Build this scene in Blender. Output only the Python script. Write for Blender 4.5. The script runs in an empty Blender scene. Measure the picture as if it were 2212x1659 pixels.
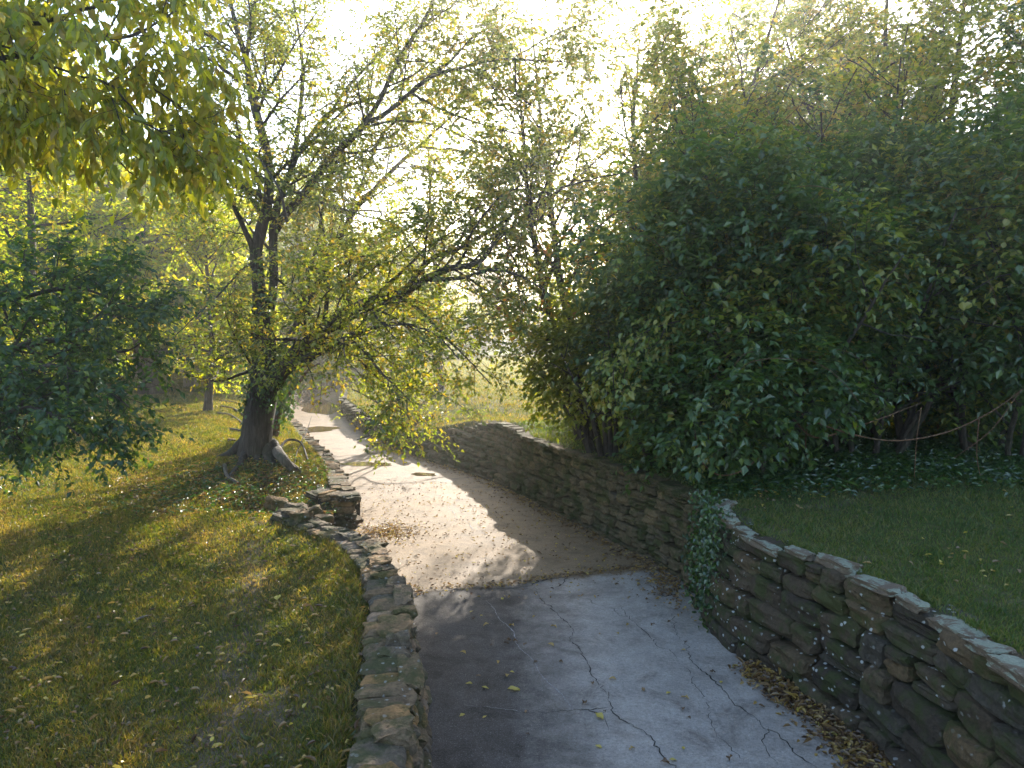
import bpy, math
import numpy as np
R = math.radians
rng = np.random.default_rng(11)
S = bpy.context.scene
COL = S.collection
# ---------------------------------------------------------------- camera, sky, sun, exposure
F_PX = 720 * 2212 / 1024; TH = math.atan(49 / 720); CAMZ = 3.2
cam = bpy.data.cameras.new('camera'); co = bpy.data.objects.new('camera', cam); COL.objects.link(co)
cam.sensor_width = 36; cam.lens = 36 * 720 / 1024; cam.clip_start = 0.05; cam.clip_end = 2000
co.location = (0, 0, CAMZ); co.rotation_euler = (R(90) - TH, 0, 0); S.camera = co
SUN_EL = R(22.5); SUN_AZ = math.atan(0.19)          # azimuth to the right of +Y
w = bpy.data.worlds.new("World"); S.world = w; w.use_nodes = True
nt = w.node_tree; nt.nodes.clear()
sky = nt.nodes.new('ShaderNodeTexSky'); sky.sky_type = 'NISHITA'; sky.sun_disc = False
sky.sun_elevation = SUN_EL; sky.sun_rotation = SUN_AZ; sky.dust_density = 1.2; sky.air_density = 1.0; sky.ozone_density = 1.5
bg = nt.nodes.new('ShaderNodeBackground'); bg.inputs['Strength'].default_value = 0.15
wo = nt.nodes.new('ShaderNodeOutputWorld')
nt.links.new(sky.outputs[0], bg.inputs[0]); nt.links.new(bg.outputs[0], wo.inputs[0])
sl = bpy.data.lights.new('sun', 'SUN'); sl.energy = 4.4; sl.angle = R(0.6); sl.color = (1, 0.93, 0.82)
so = bpy.data.objects.new('sun', sl); COL.objects.link(so)
sd = np.array([math.sin(SUN_AZ) * math.cos(SUN_EL), math.cos(SUN_AZ) * math.cos(SUN_EL), math.sin(SUN_EL)])
import mathutils
so.rotation_euler = mathutils.Vector(sd).to_track_quat('Z', 'Y').to_euler(); so.location = (10, 60, 30)
S.view_settings.view_transform = 'Standard'; S.view_settings.look = 'None'
S.view_settings.exposure = 1.96; S.view_settings.gamma = 1
S.view_settings.use_curve_mapping = False
cy = S.cycles
cy.max_bounces = 7; cy.diffuse_bounces = 3; cy.glossy_bounces = 2; cy.transmission_bounces = 5; cy.volume_bounces = 0
cy.transparent_max_bounces = 6; cy.use_denoising = True; cy.sample_clamp_indirect = 6; cy.caustics_reflective = False; cy.caustics_refractive = False

# ---------------------------------------------------------------- helpers
def ray(u, v):
    a = (u - 1106) / F_PX; b = (829.5 - v) / F_PX
    return np.array([a, math.cos(TH) + b * math.sin(TH), -math.sin(TH) + b * math.cos(TH)])
def at(u, v, Y):
    d = ray(u, v); p = d * (Y / d[1]); p[2] += CAMZ; return p
def on(u, v, z):
    d = ray(u, v); t = (z - CAMZ) / d[2]; p = d * t; p[2] += CAMZ; return p
def nrm(a):
    return a / np.maximum(np.linalg.norm(a, axis=-1, keepdims=True), 1e-9)
def rv(*sh):
    return nrm(rng.normal(size=sh + (3,)))
UP = np.array([0, 0, 1.0])

import os
DBG = False
class Geo:
    def __init__(s): s.c = []; s.n = 0
    def add(s, V, F, rnd=None, mat=0, smooth=False):
        V = np.asarray(V, float).reshape(-1, 3); F = np.asarray(F, int)
        if len(F) == 0: return s
        if rnd is None: rnd = np.full(len(F), rng.random())
        rnd = np.broadcast_to(np.asarray(rnd, float), (len(F),))
        s.c.append((V, F + s.n, rnd, np.full(len(F), mat), np.full(len(F), smooth))); s.n += len(V)
        return s
    def build(s, name, mats, parent=None):
        me = bpy.data.meshes.new(name)
        if not isinstance(mats, (list, tuple)): mats = [mats]
        for m in mats: me.materials.append(m)
        V = np.concatenate([c[0] for c in s.c]) if s.c else np.zeros((0, 3))
        o = bpy.data.objects.new(name, me); COL.objects.link(o)
        if parent is not None:
            o.parent = parent
            V = V - np.array(parent.location)
        me.vertices.add(len(V)); me.vertices.foreach_set('co', V.astype(np.float32).ravel())
        idx = np.concatenate([c[1].ravel() for c in s.c]); k = np.concatenate([np.full(len(c[1]), c[1].shape[1]) for c in s.c])
        me.loops.add(len(idx)); me.loops.foreach_set('vertex_index', idx.astype(np.int32))
        me.polygons.add(len(k)); st = np.concatenate([[0], np.cumsum(k)[:-1]])
        me.polygons.foreach_set('loop_start', st.astype(np.int32))
        me.polygons.foreach_set('material_index', np.concatenate([c[3] for c in s.c]).astype(np.int32))
        me.polygons.foreach_set('use_smooth', np.concatenate([c[4] for c in s.c]).astype(bool))
        a = me.attributes.new('rnd', 'FLOAT', 'FACE'); a.data.foreach_set('value', np.concatenate([c[2] for c in s.c]).astype(np.float32))
        if DBG and len(k) > 8000: print('GEO', name, len(k))
        me.update(calc_edges=True); me.validate()
        return o
def tag(o, label=None, cat=None, group=None, kind=None):
    for k, v in (('label', label), ('category', cat), ('group', group), ('kind', kind)):
        if v: o[k] = v
    return o
def thing(name, label, cat, loc, group=None):
    o = bpy.data.objects.new(name, None); COL.objects.link(o); o.location = tuple(float(x) for x in loc); o.empty_display_size = .2
    return tag(o, label, cat, group)
def copy_tree(o, loc, rz=0, sc=1, label=None):
    c = o.copy(); COL.objects.link(c); c.location = loc; c.rotation_euler = (0, 0, rz); c.scale = (sc,) * 3 if np.isscalar(sc) else sc
    if label: c['label'] = label
    for ch in list(o.children):
        d = ch.copy(); COL.objects.link(d); d.parent = c
        for g in list(ch.children):
            e = g.copy(); COL.objects.link(e); e.parent = d
    return c

# ---------------------------------------------------------------- materials
def mat(name):
    m = bpy.data.materials.new(name); m.use_nodes = True; m.node_tree.nodes.clear(); return m, m.node_tree
def N(nt, t, **k):
    n = nt.nodes.new('ShaderNode' + t)
    for a, b in k.items():
        if a in n.inputs: n.inputs[a].default_value = b
        else: setattr(n, a, b)
    return n
def ramp(nt, stops, src, interp='LINEAR'):
    r = N(nt, 'ValToRGB'); r.color_ramp.interpolation = interp; e = r.color_ramp.elements
    while len(e) > 1: e.remove(e[-1])
    for i, (p, c) in enumerate(stops):
        el = e[0] if i == 0 else e.new(p)
        el.position = p; el.color = (*c, 1) if len(c) == 3 else c
    if src is not None: nt.links.new(src, r.inputs[0])
    return r
def noise(nt, vec, scale, detail=4, rough=.6, dist=0):
    n = N(nt, 'TexNoise'); n.inputs['Scale'].default_value = scale; n.inputs['Detail'].default_value = detail
    n.inputs['Roughness'].default_value = rough; n.inputs['Distortion'].default_value = dist
    if vec is not None: nt.links.new(vec, n.inputs['Vector'])
    return n.outputs['Fac']
def mixc(nt, fac, a, b, mode='MIX'):
    m = N(nt, 'Mix'); m.data_type = 'RGBA'; m.blend_type = mode
    for s, x in ((0, fac), (6, a), (7, b)):
        if isinstance(x, (int, float)): m.inputs[s].default_value = x
        elif isinstance(x, tuple): m.inputs[s].default_value = (*x, 1)
        else: nt.links.new(x, m.inputs[s])
    return m.outputs[2]
def math_(nt, op, a, b=0.0, c=None, clamp=False):
    m = N(nt, 'Math'); m.operation = op; m.use_clamp = clamp
    for i, x in enumerate((a, b, c)):
        if x is None: continue
        if isinstance(x, (int, float)): m.inputs[i].default_value = x
        else: nt.links.new(x, m.inputs[i])
    return m.outputs[0]
def leafmat(name, cols, tmul=(1.9, 1.75, .55), trans=.5, gloss=.05, grough=.38):
    m, nt = mat(name)
    at_ = N(nt, 'Attribute'); at_.attribute_name = 'rnd'
    n_ = len(cols); r = ramp(nt, [(i / max(n_ - 1, 1), c) for i, c in enumerate(cols)], at_.outputs['Fac'])
    tc = mixc(nt, 1.0, r.outputs[0], tmul, 'MULTIPLY')
    d = N(nt, 'BsdfDiffuse'); t = N(nt, 'BsdfTranslucent'); g = N(nt, 'BsdfGlossy'); g.inputs['Roughness'].default_value = grough
    nt.links.new(r.outputs[0], d.inputs[0]); nt.links.new(tc, t.inputs[0])
    a = N(nt, 'MixShader'); a.inputs[0].default_value = trans
    nt.links.new(d.outputs[0], a.inputs[1]); nt.links.new(t.outputs[0], a.inputs[2])
    b = N(nt, 'MixShader'); b.inputs[0].default_value = gloss
    nt.links.new(a.outputs[0], b.inputs[1]); nt.links.new(g.outputs[0], b.inputs[2])
    o = N(nt, 'OutputMaterial'); nt.links.new(b.outputs[0], o.inputs[0]); return m
def solid(name, build):
    m, nt = mat(name); p = N(nt, 'BsdfPrincipled'); o = N(nt, 'OutputMaterial'); nt.links.new(p.outputs[0], o.inputs[0])
    tc = N(nt, 'TexCoord'); build(nt, p, tc.outputs['Object']); return m
def bump(nt, p, h, st=.5, dist=.02):
    b = N(nt, 'Bump'); b.inputs['Strength'].default_value = st; b.inputs['Distance'].default_value = dist
    nt.links.new(h, b.inputs['Height']); nt.links.new(b.outputs[0], p.inputs['Normal'])
def bark(name, c1, c2, c3, sc=1.0):
    def f(nt, p, v):
        mp = N(nt, 'Mapping'); mp.inputs['Scale'].default_value = (9 * sc, 9 * sc, 1.6 * sc); nt.links.new(v, mp.inputs[0])
        n1 = noise(nt, mp.outputs[0], 2.2, 7, .68, .6); n2 = noise(nt, v, 3, 4)
        c = ramp(nt, [(.3, c1), (.52, c2), (.75, c3)], n1); c = mixc(nt, ramp(nt, [(.5, (0, 0, 0)), (.72, (.6, .6, .6))], n2).outputs[0], c.outputs[0], (.035, .05, .018))
        nt.links.new(c, p.inputs['Base Color']); p.inputs['Roughness'].default_value = .9
        bump(nt, p, n1, 1.0, .05)
    return solid(name, f)
M_BARK = bark('furrowed_bark', (.018, .013, .010), (.06, .045, .034), (.13, .105, .085))
M_TWIG = bark('twig_bark', (.03, .022, .018), (.06, .045, .035), (.10, .08, .065), 2)
M_PALE = bark('pale_bark', (.16, .12, .085), (.3, .24, .18), (.42, .36, .29))
M_RED = bark('reddish_bark', (.06, .03, .015), (.16, .075, .035), (.26, .14, .08))
M_LOG = bark('weathered_wood', (.06, .05, .04), (.15, .12, .09), (.28, .23, .18), 1.5)

def g_tree(k=1.0): return [tuple(x * k for x in c) for c in ((.05, .075, .015), (.07, .10, .018), (.11, .14, .022), (.16, .18, .028), (.09, .12, .02), (.19, .185, .03), (.2, .145, .03))]
M_MAIN = leafmat('olive_leaves', g_tree(1.35), tmul=(2.2, 2.0, .35), trans=.55, gloss=.06)
M_YEL = leafmat('yellow_green_leaves', [(.10, .15, .015), (.17, .22, .018), (.27, .30, .022), (.36, .35, .028), (.2, .25, .02), (.4, .3, .03)], tmul=(2.3, 2.2, .4), trans=.6, gloss=.04)
M_BIG = leafmat('broad_yellow_green_leaves', [(.16, .2, .022), (.25, .27, .028), (.34, .33, .036), (.2, .24, .03), (.4, .36, .05), (.3, .24, .05)], tmul=(1.7, 1.6, .4), trans=.6, gloss=.04)
M_DARK = leafmat('shade_darkened_leaves', [(.024, .056, .028), (.036, .078, .036), (.058, .108, .034), (.04, .084, .042), (.12, .17, .035)], tmul=(2.4, 2.2, .5), trans=.4, gloss=.04)  # leaf colours darkened to stand for shade from the trees behind
M_BUSH = leafmat('thicket_leaves', [(.03, .068, .028), (.048, .095, .034), (.075, .13, .036), (.052, .10, .042), (.09, .145, .034), (.15, .19, .036), (.24, .26, .045), (.19, .14, .04)], tmul=(2.2, 2.1, .4), trans=.45, gloss=.06)
M_VINE = leafmat('light_green_vine_leaves', [(.12, .17, .03), (.2, .24, .04), (.3, .29, .06), (.24, .22, .05)], tmul=(1.5, 1.5, .5), trans=.4)
M_ORG = leafmat('orange_autumn_leaves', [(.16, .14, .02), (.32, .22, .03), (.42, .22, .03), (.3, .1, .03), (.2, .2, .03)], tmul=(2, 1.7, .6), trans=.5)
M_IVY = leafmat('ivy_leaves', [(.02, .05, .018), (.035, .08, .02), (.07, .13, .02), (.05, .09, .03)], tmul=(2, 2, .4), trans=.35, gloss=.08)
M_FAR = leafmat('distant_leaves', [(.12, .14, .03), (.2, .2, .04), (.26, .2, .05), (.3, .16, .05), (.16, .17, .05)], tmul=(1.7, 1.6, .6), trans=.5)
M_FARD = leafmat('distant_dark_leaves', [(.05, .07, .03), (.08, .10, .04), (.11, .12, .04)], tmul=(1.7, 1.6, .6), trans=.4)
M_GRASS = leafmat('grass_blades', [(.045, .065, .016), (.075, .098, .02), (.115, .13, .026), (.17, .145, .035), (.10, .075, .035), (.28, .2, .10)], tmul=(2.2, 2.0, .4), trans=.5, gloss=.05, grough=.45)
M_GRASSR = leafmat('shady_grass_blades', [(.045, .08, .02), (.07, .12, .026), (.11, .145, .034), (.19, .165, .06), (.09, .135, .024)], tmul=(1.7, 1.7, .5), trans=.45, gloss=.04, grough=.45)
M_LIT = leafmat('leaf_litter', [(.06, .035, .02), (.14, .08, .04), (.26, .16, .07), (.4, .27, .07), (.18, .12, .08), (.5, .4, .07)], tmul=(1.5, 1.3, .6), trans=.25)

# ---------------------------------------------------------------- channel plan (world metres)
def P2(*a): return np.array(a, float)
W_LN = P2((-.5, 1.5), (-.57, 3), (-.62, 4.2), (-.8, 5.5), (-1.04, 6.9), (-1.36, 8.0), (-1.66, 8.65), (-2.1, 9.3), (-2.75, 9.95), (-3.3, 10.45), (-4.2, 11.2), (-5.0, 11.6))
W_LF = P2((-3.5, 12.1), (-3.1, 11.85), (-2.62, 11.72), (-3.05, 13.2), (-3.75, 15.1), (-4.5, 17), (-5.3, 18.8), (-6.15, 21), (-7.2, 23.4), (-8.7, 27.6), (-9.7, 32.3), (-10.15, 37), (-10.3, 45), (-9.6, 60))
W_RN = P2((2.95, 1.5), (2.9, 4.0), (2.82, 5.1), (2.68, 5.8), (2.45, 6.5), (2.22, 7.1), (2.14, 7.7), (2.2, 8.3), (2.4, 8.6))
W_RF = P2((2.3, 8.35), (2.22, 9.3), (1.95, 10.2), (1.47, 11.3), (.77, 12.9), (-.3, 15.4), (-.95, 16.5), (-1.63, 17.5), (-3.26, 20.05), (-5.1, 24), (-7.2, 29.9), (-8.6, 36.3), (-9.0, 45), (-8.4, 60))
H_LN = .62; H_RN = 1.18
POLY = np.concatenate([W_LN[:9] + (-.22, 0), [(-3.4, 10.9), (-2.95, 11.9)], W_LF[3:] + (-.22, 0), (W_RF[::-1] + (.25, 0)), W_RN[:8][::-1] + (.3, 0)])
def inside(x, y):
    c = np.zeros(x.shape, bool); n = len(POLY)
    for i in range(n):
        x1, y1 = POLY[i]; x2, y2 = POLY[(i + 1) % n]
        if y1 == y2: continue
        m = ((y1 > y) != (y2 > y)) & (x < (x2 - x1) * (y - y1) / (y2 - y1) + x1); c ^= m
    return c
def xl(y): return np.interp(y, np.r_[W_LN[:8, 1], 11.72, W_LF[3:, 1]], np.r_[W_LN[:8, 0], -2.62, W_LF[3:, 0]])
def xr(y): return np.interp(y, np.r_[W_RN[:7, 1], W_RF[1:, 1]], np.r_[W_RN[:7, 0], W_RF[1:, 0]])
def sst(a, b, x):
    t = np.clip((x - a) / (b - a), 0, 1); return t * t * (3 - 2 * t)
def wob(x, y, k=1.0, s=0.0):
    return (np.sin(x * 1.3 * k + s) * np.cos(y * 1.1 * k + 2 * s) + .5 * np.sin(x * 2.9 * k + y * 2.3 * k + s) + .3 * np.sin(5.1 * k * x - 3.7 * k * y)) / 1.8
TREE = np.array([-5.15, 14.3])
def gz(x, y):
    x = np.asarray(x, float); y = np.asarray(y, float)
    dl = xl(y) - x; dr = x - xr(y)
    zl = .57 + .05 * wob(x, y, .7) * sst(.3, 2, dl) + .5 * sst(10, 60, dl + y * .6) + .2 * sst(2, 8, dl) * sst(10, 3, y)
    zl = zl + .22 * np.exp(-((x - TREE[0]) ** 2 + (y - TREE[1]) ** 2) / 1.1) - .18 * np.exp(-((x + 3.7) ** 2 + (y - 12.4) ** 2) / .9)
    zl = zl - .30 * np.exp(-((x + 3.6) ** 2 / 1.6 + (y - 11.35) ** 2 / .3))
    e = np.interp(y, [16.5, 18.5, 20, 22], [1.13, .9, .5, .5])
    zr = e + .04 * wob(x, y, .8, 2) * sst(.3, 2, dr) + sst(0, 4, dr) * (1.25 - e) * .95 + .25 * sst(25, 70, y)
    kk = np.interp(y, [14.2, 17.6, 19.6, 20.8], [.16, 1.15, .9, .2]); zs = np.maximum(dr, 0) / kk * .95 - .12
    zr = np.where((y > 14.2) & (y < 20.8), np.minimum(zr, np.maximum(zs, .05)), zr)
    return np.where(dr > dl, zr, zl)
# terrain
gx = np.concatenate([-np.geomspace(14, 190, 26)[::-1], np.arange(-13.9, 6.05, .11), np.geomspace(6.3, 190, 30)])
gy = np.concatenate([-np.geomspace(2, 190, 14)[::-1], np.arange(-1.5, 1.0, .5), np.arange(1.0, 22, .11), np.geomspace(22.2, 190, 75)])
X, Y = np.meshgrid(gx, gy); Z = gz(X, Y); ins = inside(X, Y); Z = np.where(ins, -.35, Z + rng.normal(0, .006, X.shape))
V = np.stack([X, Y, Z], -1).reshape(-1, 3); ny, nx = X.shape
ii = (np.arange(ny - 1)[:, None] * nx + np.arange(nx - 1)[None]).ravel()
Q = np.stack([ii, ii + 1, ii + nx + 1, ii + nx], -1)
def f_ground(nt, p, v):
    n1 = noise(nt, v, .55, 5, .6); n2 = noise(nt, v, 9, 5, .7); n3 = noise(nt, v, 60, 3, .7)
    gcol = ramp(nt, [(.25, (.05, .055, .02)), (.5, (.075, .08, .022)), (.75, (.12, .11, .035))], n2)
    dirt = ramp(nt, [(.2, (.09, .06, .04)), (.8, (.2, .15, .11))], n3)
    sep = N(nt, 'SeparateXYZ'); nt.links.new(v, sep.inputs[0]); x = sep.outputs[0]; y = sep.outputs[1]
    # worn foot path wandering up the left lawn
    px = math_(nt, 'MULTIPLY_ADD', y, -.30, -.55); d = math_(nt, 'ABSOLUTE', math_(nt, 'SUBTRACT', x, px))
    pm = math_(nt, 'SUBTRACT', math_(nt, 'MULTIPLY_ADD', n1, 1.2, .0), math_(nt, 'MULTIPLY', d, 1.6))
    pm = ramp(nt, [(.2, (0, 0, 0)), (.55, (.8, .8, .8))], pm).outputs[0]
    patch = ramp(nt, [(.56, (0, 0, 0)), (.68, (.8, .8, .8))], n1).outputs[0]
    f = mixc(nt, 1.0, pm, patch, 'LIGHTEN')
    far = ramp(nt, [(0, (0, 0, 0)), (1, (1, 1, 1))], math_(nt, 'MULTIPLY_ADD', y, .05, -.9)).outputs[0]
    c = mixc(nt, f, gcol.outputs[0], dirt.outputs[0])
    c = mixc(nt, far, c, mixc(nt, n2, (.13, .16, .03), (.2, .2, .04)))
    nt.links.new(c, p.inputs['Base Color']); p.inputs['Roughness'].default_value = .95; p.inputs['Specular IOR Level'].default_value = .15
    bump(nt, p, math_(nt, 'ADD', n2, n3), .7, .03)
M_GROUND = solid('lawn_soil', f_ground)
g = Geo().add(V, Q, smooth=True); tag(g.build('ground', M_GROUND), kind='structure')

# channel floor with cracks
def f_floor(nt, p, v):
    sep = N(nt, 'SeparateXYZ'); nt.links.new(v, sep.inputs[0]); x = sep.outputs[0]; y = sep.outputs[1]
    n1 = noise(nt, v, .9, 6, .6, .4); n2 = noise(nt, v, 7, 6, .7); n3 = noise(nt, v, 90, 3, .8); n4 = noise(nt, v, 3, 5, .65)
    tan = ramp(nt, [(.3, (.15, .10, .054)), (.6, (.245, .17, .098)), (.8, (.32, .235, .145))], math_(nt, 'MULTIPLY_ADD', n4, .6, math_(nt, 'MULTIPLY', n1, .4)))
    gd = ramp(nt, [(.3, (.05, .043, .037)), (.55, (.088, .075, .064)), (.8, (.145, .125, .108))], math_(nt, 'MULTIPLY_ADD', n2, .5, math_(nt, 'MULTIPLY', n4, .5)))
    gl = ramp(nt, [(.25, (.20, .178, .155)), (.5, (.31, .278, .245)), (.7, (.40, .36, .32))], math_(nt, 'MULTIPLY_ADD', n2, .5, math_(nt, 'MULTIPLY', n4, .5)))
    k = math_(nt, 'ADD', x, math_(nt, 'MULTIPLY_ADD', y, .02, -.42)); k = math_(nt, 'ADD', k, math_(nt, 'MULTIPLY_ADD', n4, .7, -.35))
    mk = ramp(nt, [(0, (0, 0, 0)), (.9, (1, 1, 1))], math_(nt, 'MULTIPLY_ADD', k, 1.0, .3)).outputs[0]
    near = mixc(nt, mk, gd.outputs[0], gl.outputs[0])  # right side coloured paler, sky sheen put into the concrete colour
    j = math_(nt, 'SUBTRACT', y, math_(nt, 'MULTIPLY_ADD', x, .26, 9.1)); mj = ramp(nt, [(.46, (0, 0, 0)), (.54, (1, 1, 1))], math_(nt, 'MULTIPLY_ADD', j, .5, math_(nt, 'MULTIPLY_ADD', n2, .3, .35))).outputs[0]
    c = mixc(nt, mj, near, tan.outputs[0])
    c = mixc(nt, ramp(nt, [(.57, (0, 0, 0)), (.68, (.6, .6, .6))], n3).outputs[0], c, (.45, .43, .4)); n5 = noise(nt, v, 34, 6, .9); c = mixc(nt, 1.0, c, ramp(nt, [(.32, (.35, .33, .31)), (.47, (.95, .95, .95)), (.55, (1.05, 1.05, 1.05)), (.68, (1.6, 1.57, 1.52))], n5).outputs[0], 'MULTIPLY')
    c = mixc(nt, ramp(nt, [(.28, (.6, .6, .6)), (.4, (0, 0, 0))], n3).outputs[0], c, (.04, .035, .03))
    st = noise(nt, v, 1.7, 7, .75, 1.2); c = mixc(nt, 1.0, c, ramp(nt, [(.32, (.55, .52, .5)), (.47, (.95, .94, .92)), (.62, (1.1, 1.1, 1.1))], st).outputs[0], 'MULTIPLY')
    nt.links.new(c, p.inputs['Base Color'])
    wet = math_(nt, 'MULTIPLY', mk, math_(nt, 'SUBTRACT', 1.0, mj))
    r = math_(nt, 'SUBTRACT', math_(nt, 'MULTIPLY_ADD', n1, .3, .62), math_(nt, 'MULTIPLY_ADD', wet, .2, math_(nt, 'MULTIPLY', math_(nt, 'MULTIPLY_ADD', y, .06, -.7, clamp=True), .28))); nt.links.new(r, p.inputs['Roughness'])
    nt.links.new(math_(nt, 'MULTIPLY_ADD', wet, .27, math_(nt, 'MULTIPLY_ADD', mj, .15, .1)), p.inputs['Specular IOR Level'])
    bump(nt, p, math_(nt, 'MULTIPLY_ADD', n3, .6, n2), .8, .016)
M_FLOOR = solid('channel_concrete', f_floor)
def f_crack(nt, p, v):
    n = noise(nt, v, 30, 3); nt.links.new(ramp(nt, [(.35, (.02, .017, .014)), (.65, (.05, .04, .03))], n).outputs[0], p.inputs['Base Color']); p.inputs['Roughness'].default_value = 1
M_CRACK = solid('crack_dirt', f_crack)
def f_min(nt, p, v):
    n = noise(nt, v, 40, 3); nt.links.new(ramp(nt, [(.35, (.14, .13, .13)), (.65, (.36, .35, .34))], n).outputs[0], p.inputs['Base Color']); p.inputs['Roughness'].default_value = .9
M_MIN = solid('mineral_line', f_min)
g = Geo()
fx = np.linspace(-13, 5, 40); fy = np.concatenate([np.arange(0.5, 20, .4), np.arange(20, 64, 2.)])
X, Y = np.meshgrid(fx, fy); ny, nx = X.shape; ii = (np.arange(ny - 1)[:, None] * nx + np.arange(nx - 1)[None]).ravel()
g.add(np.stack([X, Y, X * 0], -1).reshape(-1, 3), np.stack([ii, ii + 1, ii + nx + 1, ii + nx], -1))
def crack(uv, w0, mat_=1, z=.004, jag=.012):
    p = np.array([on(u, v, 0)[:2] for u, v in uv]); d = np.r_[0, np.cumsum(np.linalg.norm(np.diff(p, axis=0), axis=1))]
    n = max(int(d[-1] / .035), 4); t = np.linspace(0, d[-1], n); q = np.stack([np.interp(t, d, p[:, 0]), np.interp(t, d, p[:, 1])], -1)
    q += rng.normal(0, jag, q.shape) + .02 * np.stack([np.sin(t * 9 + w0 * 999), np.cos(t * 7)], -1)
    tg = nrm(np.gradient(q, axis=0)); nn = np.stack([-tg[:, 1], tg[:, 0]], -1)
    mod_ = .55 + .9 * np.abs(np.sin(t * 5.1 + w0 * 777) * np.cos(t * 2.3 + w0 * 333)); ww = (w0 * .62 * mod_ * (.45 + 1.1 * rng.random(n)) * np.minimum(1, np.minimum(np.arange(n), np.arange(n)[::-1]) / 4 + .15))[:, None] / 2
    a = np.c_[q + nn * ww, np.full(n, z)]; b = np.c_[q - nn * ww, np.full(n, z)]
    i = np.arange(n - 1); g.add(np.concatenate([a, b]), np.stack([i, i + n, i + n + 1, i + 1], -1), mat=mat_)
crack([(866, 1279), (1047, 1272), (1107, 1270), (1147, 1266), (1180, 1253), (1227, 1244), (1270, 1238), (1337, 1228), (1404, 1218), (1450, 1212)], .026)
crack([(1147, 1269), (1167, 1286), (1180, 1306), (1204, 1328), (1227, 1343), (1234, 1359), (1232, 1379), (1250, 1396), (1257, 1416), (1270, 1436), (1287, 1466), (1304, 1499), (1324, 1526), (1337, 1546), (1364, 1566), (1390, 1589), (1424, 1616), (1460, 1658), (1490, 1690)], .014)
crack([(997, 1531), (1097, 1531), (1137, 1539), (1220, 1539), (1270, 1534), (1324, 1529)], .011)
crack([(1000, 1528), (1097, 1528), (1137, 1536)], .007, 2, .005)
crack([(1227, 1244), (1210, 1263), (1200, 1270)], .018)
crack([(1270, 1293), (1290, 1306), (1317, 1313), (1337, 1329), (1360, 1333), (1380, 1356), (1407, 1379), (1424, 1399), (1447, 1406), (1457, 1426)], .01)
crack([(1337, 1306), (1350, 1322), (1362, 1333)], .008)
crack([(1475, 1386), (1488, 1413), (1508, 1443), (1542, 1473), (1568, 1496), (1592, 1523), (1625, 1549), (1655, 1576), (1685, 1586), (1715, 1623), (1758, 1658)], .013)
crack([(1450, 1325), (1455, 1350), (1475, 1386)], .012)
crack([(1475, 1439), (1495, 1463), (1515, 1499), (1535, 1546), (1552, 1589), (1575, 1619), (1608, 1646)], .008)
crack([(1662, 1576), (1655, 1606), (1668, 1653)], .009)
crack([(1424, 1399), (1400, 1410), (1380, 1411), (1340, 1420)], .006, 2, .005)
crack([(1424, 1278), (1440, 1290), (1455, 1283), (1462, 1272), (1475, 1262)], .035)
crack([(969, 1094), (989, 1121), (1015, 1131), (1022, 1144), (1042, 1152)], .016, 2)
crack([(1050, 1299), (1090, 1345), (1140, 1418), (1200, 1490), (1244, 1536)], .012, 2, .003, .004)
crack([(1000, 1090), (1050, 1100), (1100, 1140)], .01); crack([(880, 1045), (935, 1040), (975, 1045)], .03)
crack([(1270, 1534), (1283, 1541), (1296, 1545), (1312, 1543)], .06); crack([(1300, 1548), (1305, 1560), (1308, 1580)], .012)
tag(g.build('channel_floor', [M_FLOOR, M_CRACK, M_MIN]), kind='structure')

def f_water(nt, p, v):
    p.inputs['Base Color'].default_value = (.10, .065, .02, 1); p.inputs['Roughness'].default_value = .03; p.inputs['IOR'].default_value = 1.33
    n = noise(nt, v, 9, 3); bump(nt, p, n, .08, .01)
M_WATER = solid('puddle_water', f_water)
def puddle(cx, cyy, rx, ry, ang, label):
    n = 40; a = np.linspace(0, 2 * math.pi, n, endpoint=False); r = 1 + .16 * np.sin(a * 2 + cx) + .09 * np.sin(a * 5 + cyy) + .04 * np.sin(9 * a)
    x = rx * r * np.cos(a); y = ry * r * np.sin(a); c, s = math.cos(ang), math.sin(ang)
    V = np.stack([cx + c * x - s * y, cyy + s * x + c * y, np.full(n, .007)], -1)
    g = Geo(); g.add(V, np.arange(n)[None]); o = g.build('puddle', M_WATER); tag(o, label, 'puddle', 'puddles on the channel floor', 'structure')
for (u, v, rx, ry, an, lb) in ((690, 878, .95, 3.0, .25, 'large brown puddle filling the channel floor at the far bend'), (682, 928, .75, .75, .1, 'brown puddle with glints just this side of the large far puddle'),
        (790, 1003, .62, .3, 0, 'small brown puddle ringed with white glare in the middle of the sunlit floor'), (915, 1025, .33, .16, -.2, 'small oval white shining puddle on the sunlit floor')):
    p = on(u, v, 0); puddle(p[0], p[1], rx, ry, an, lb)

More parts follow.
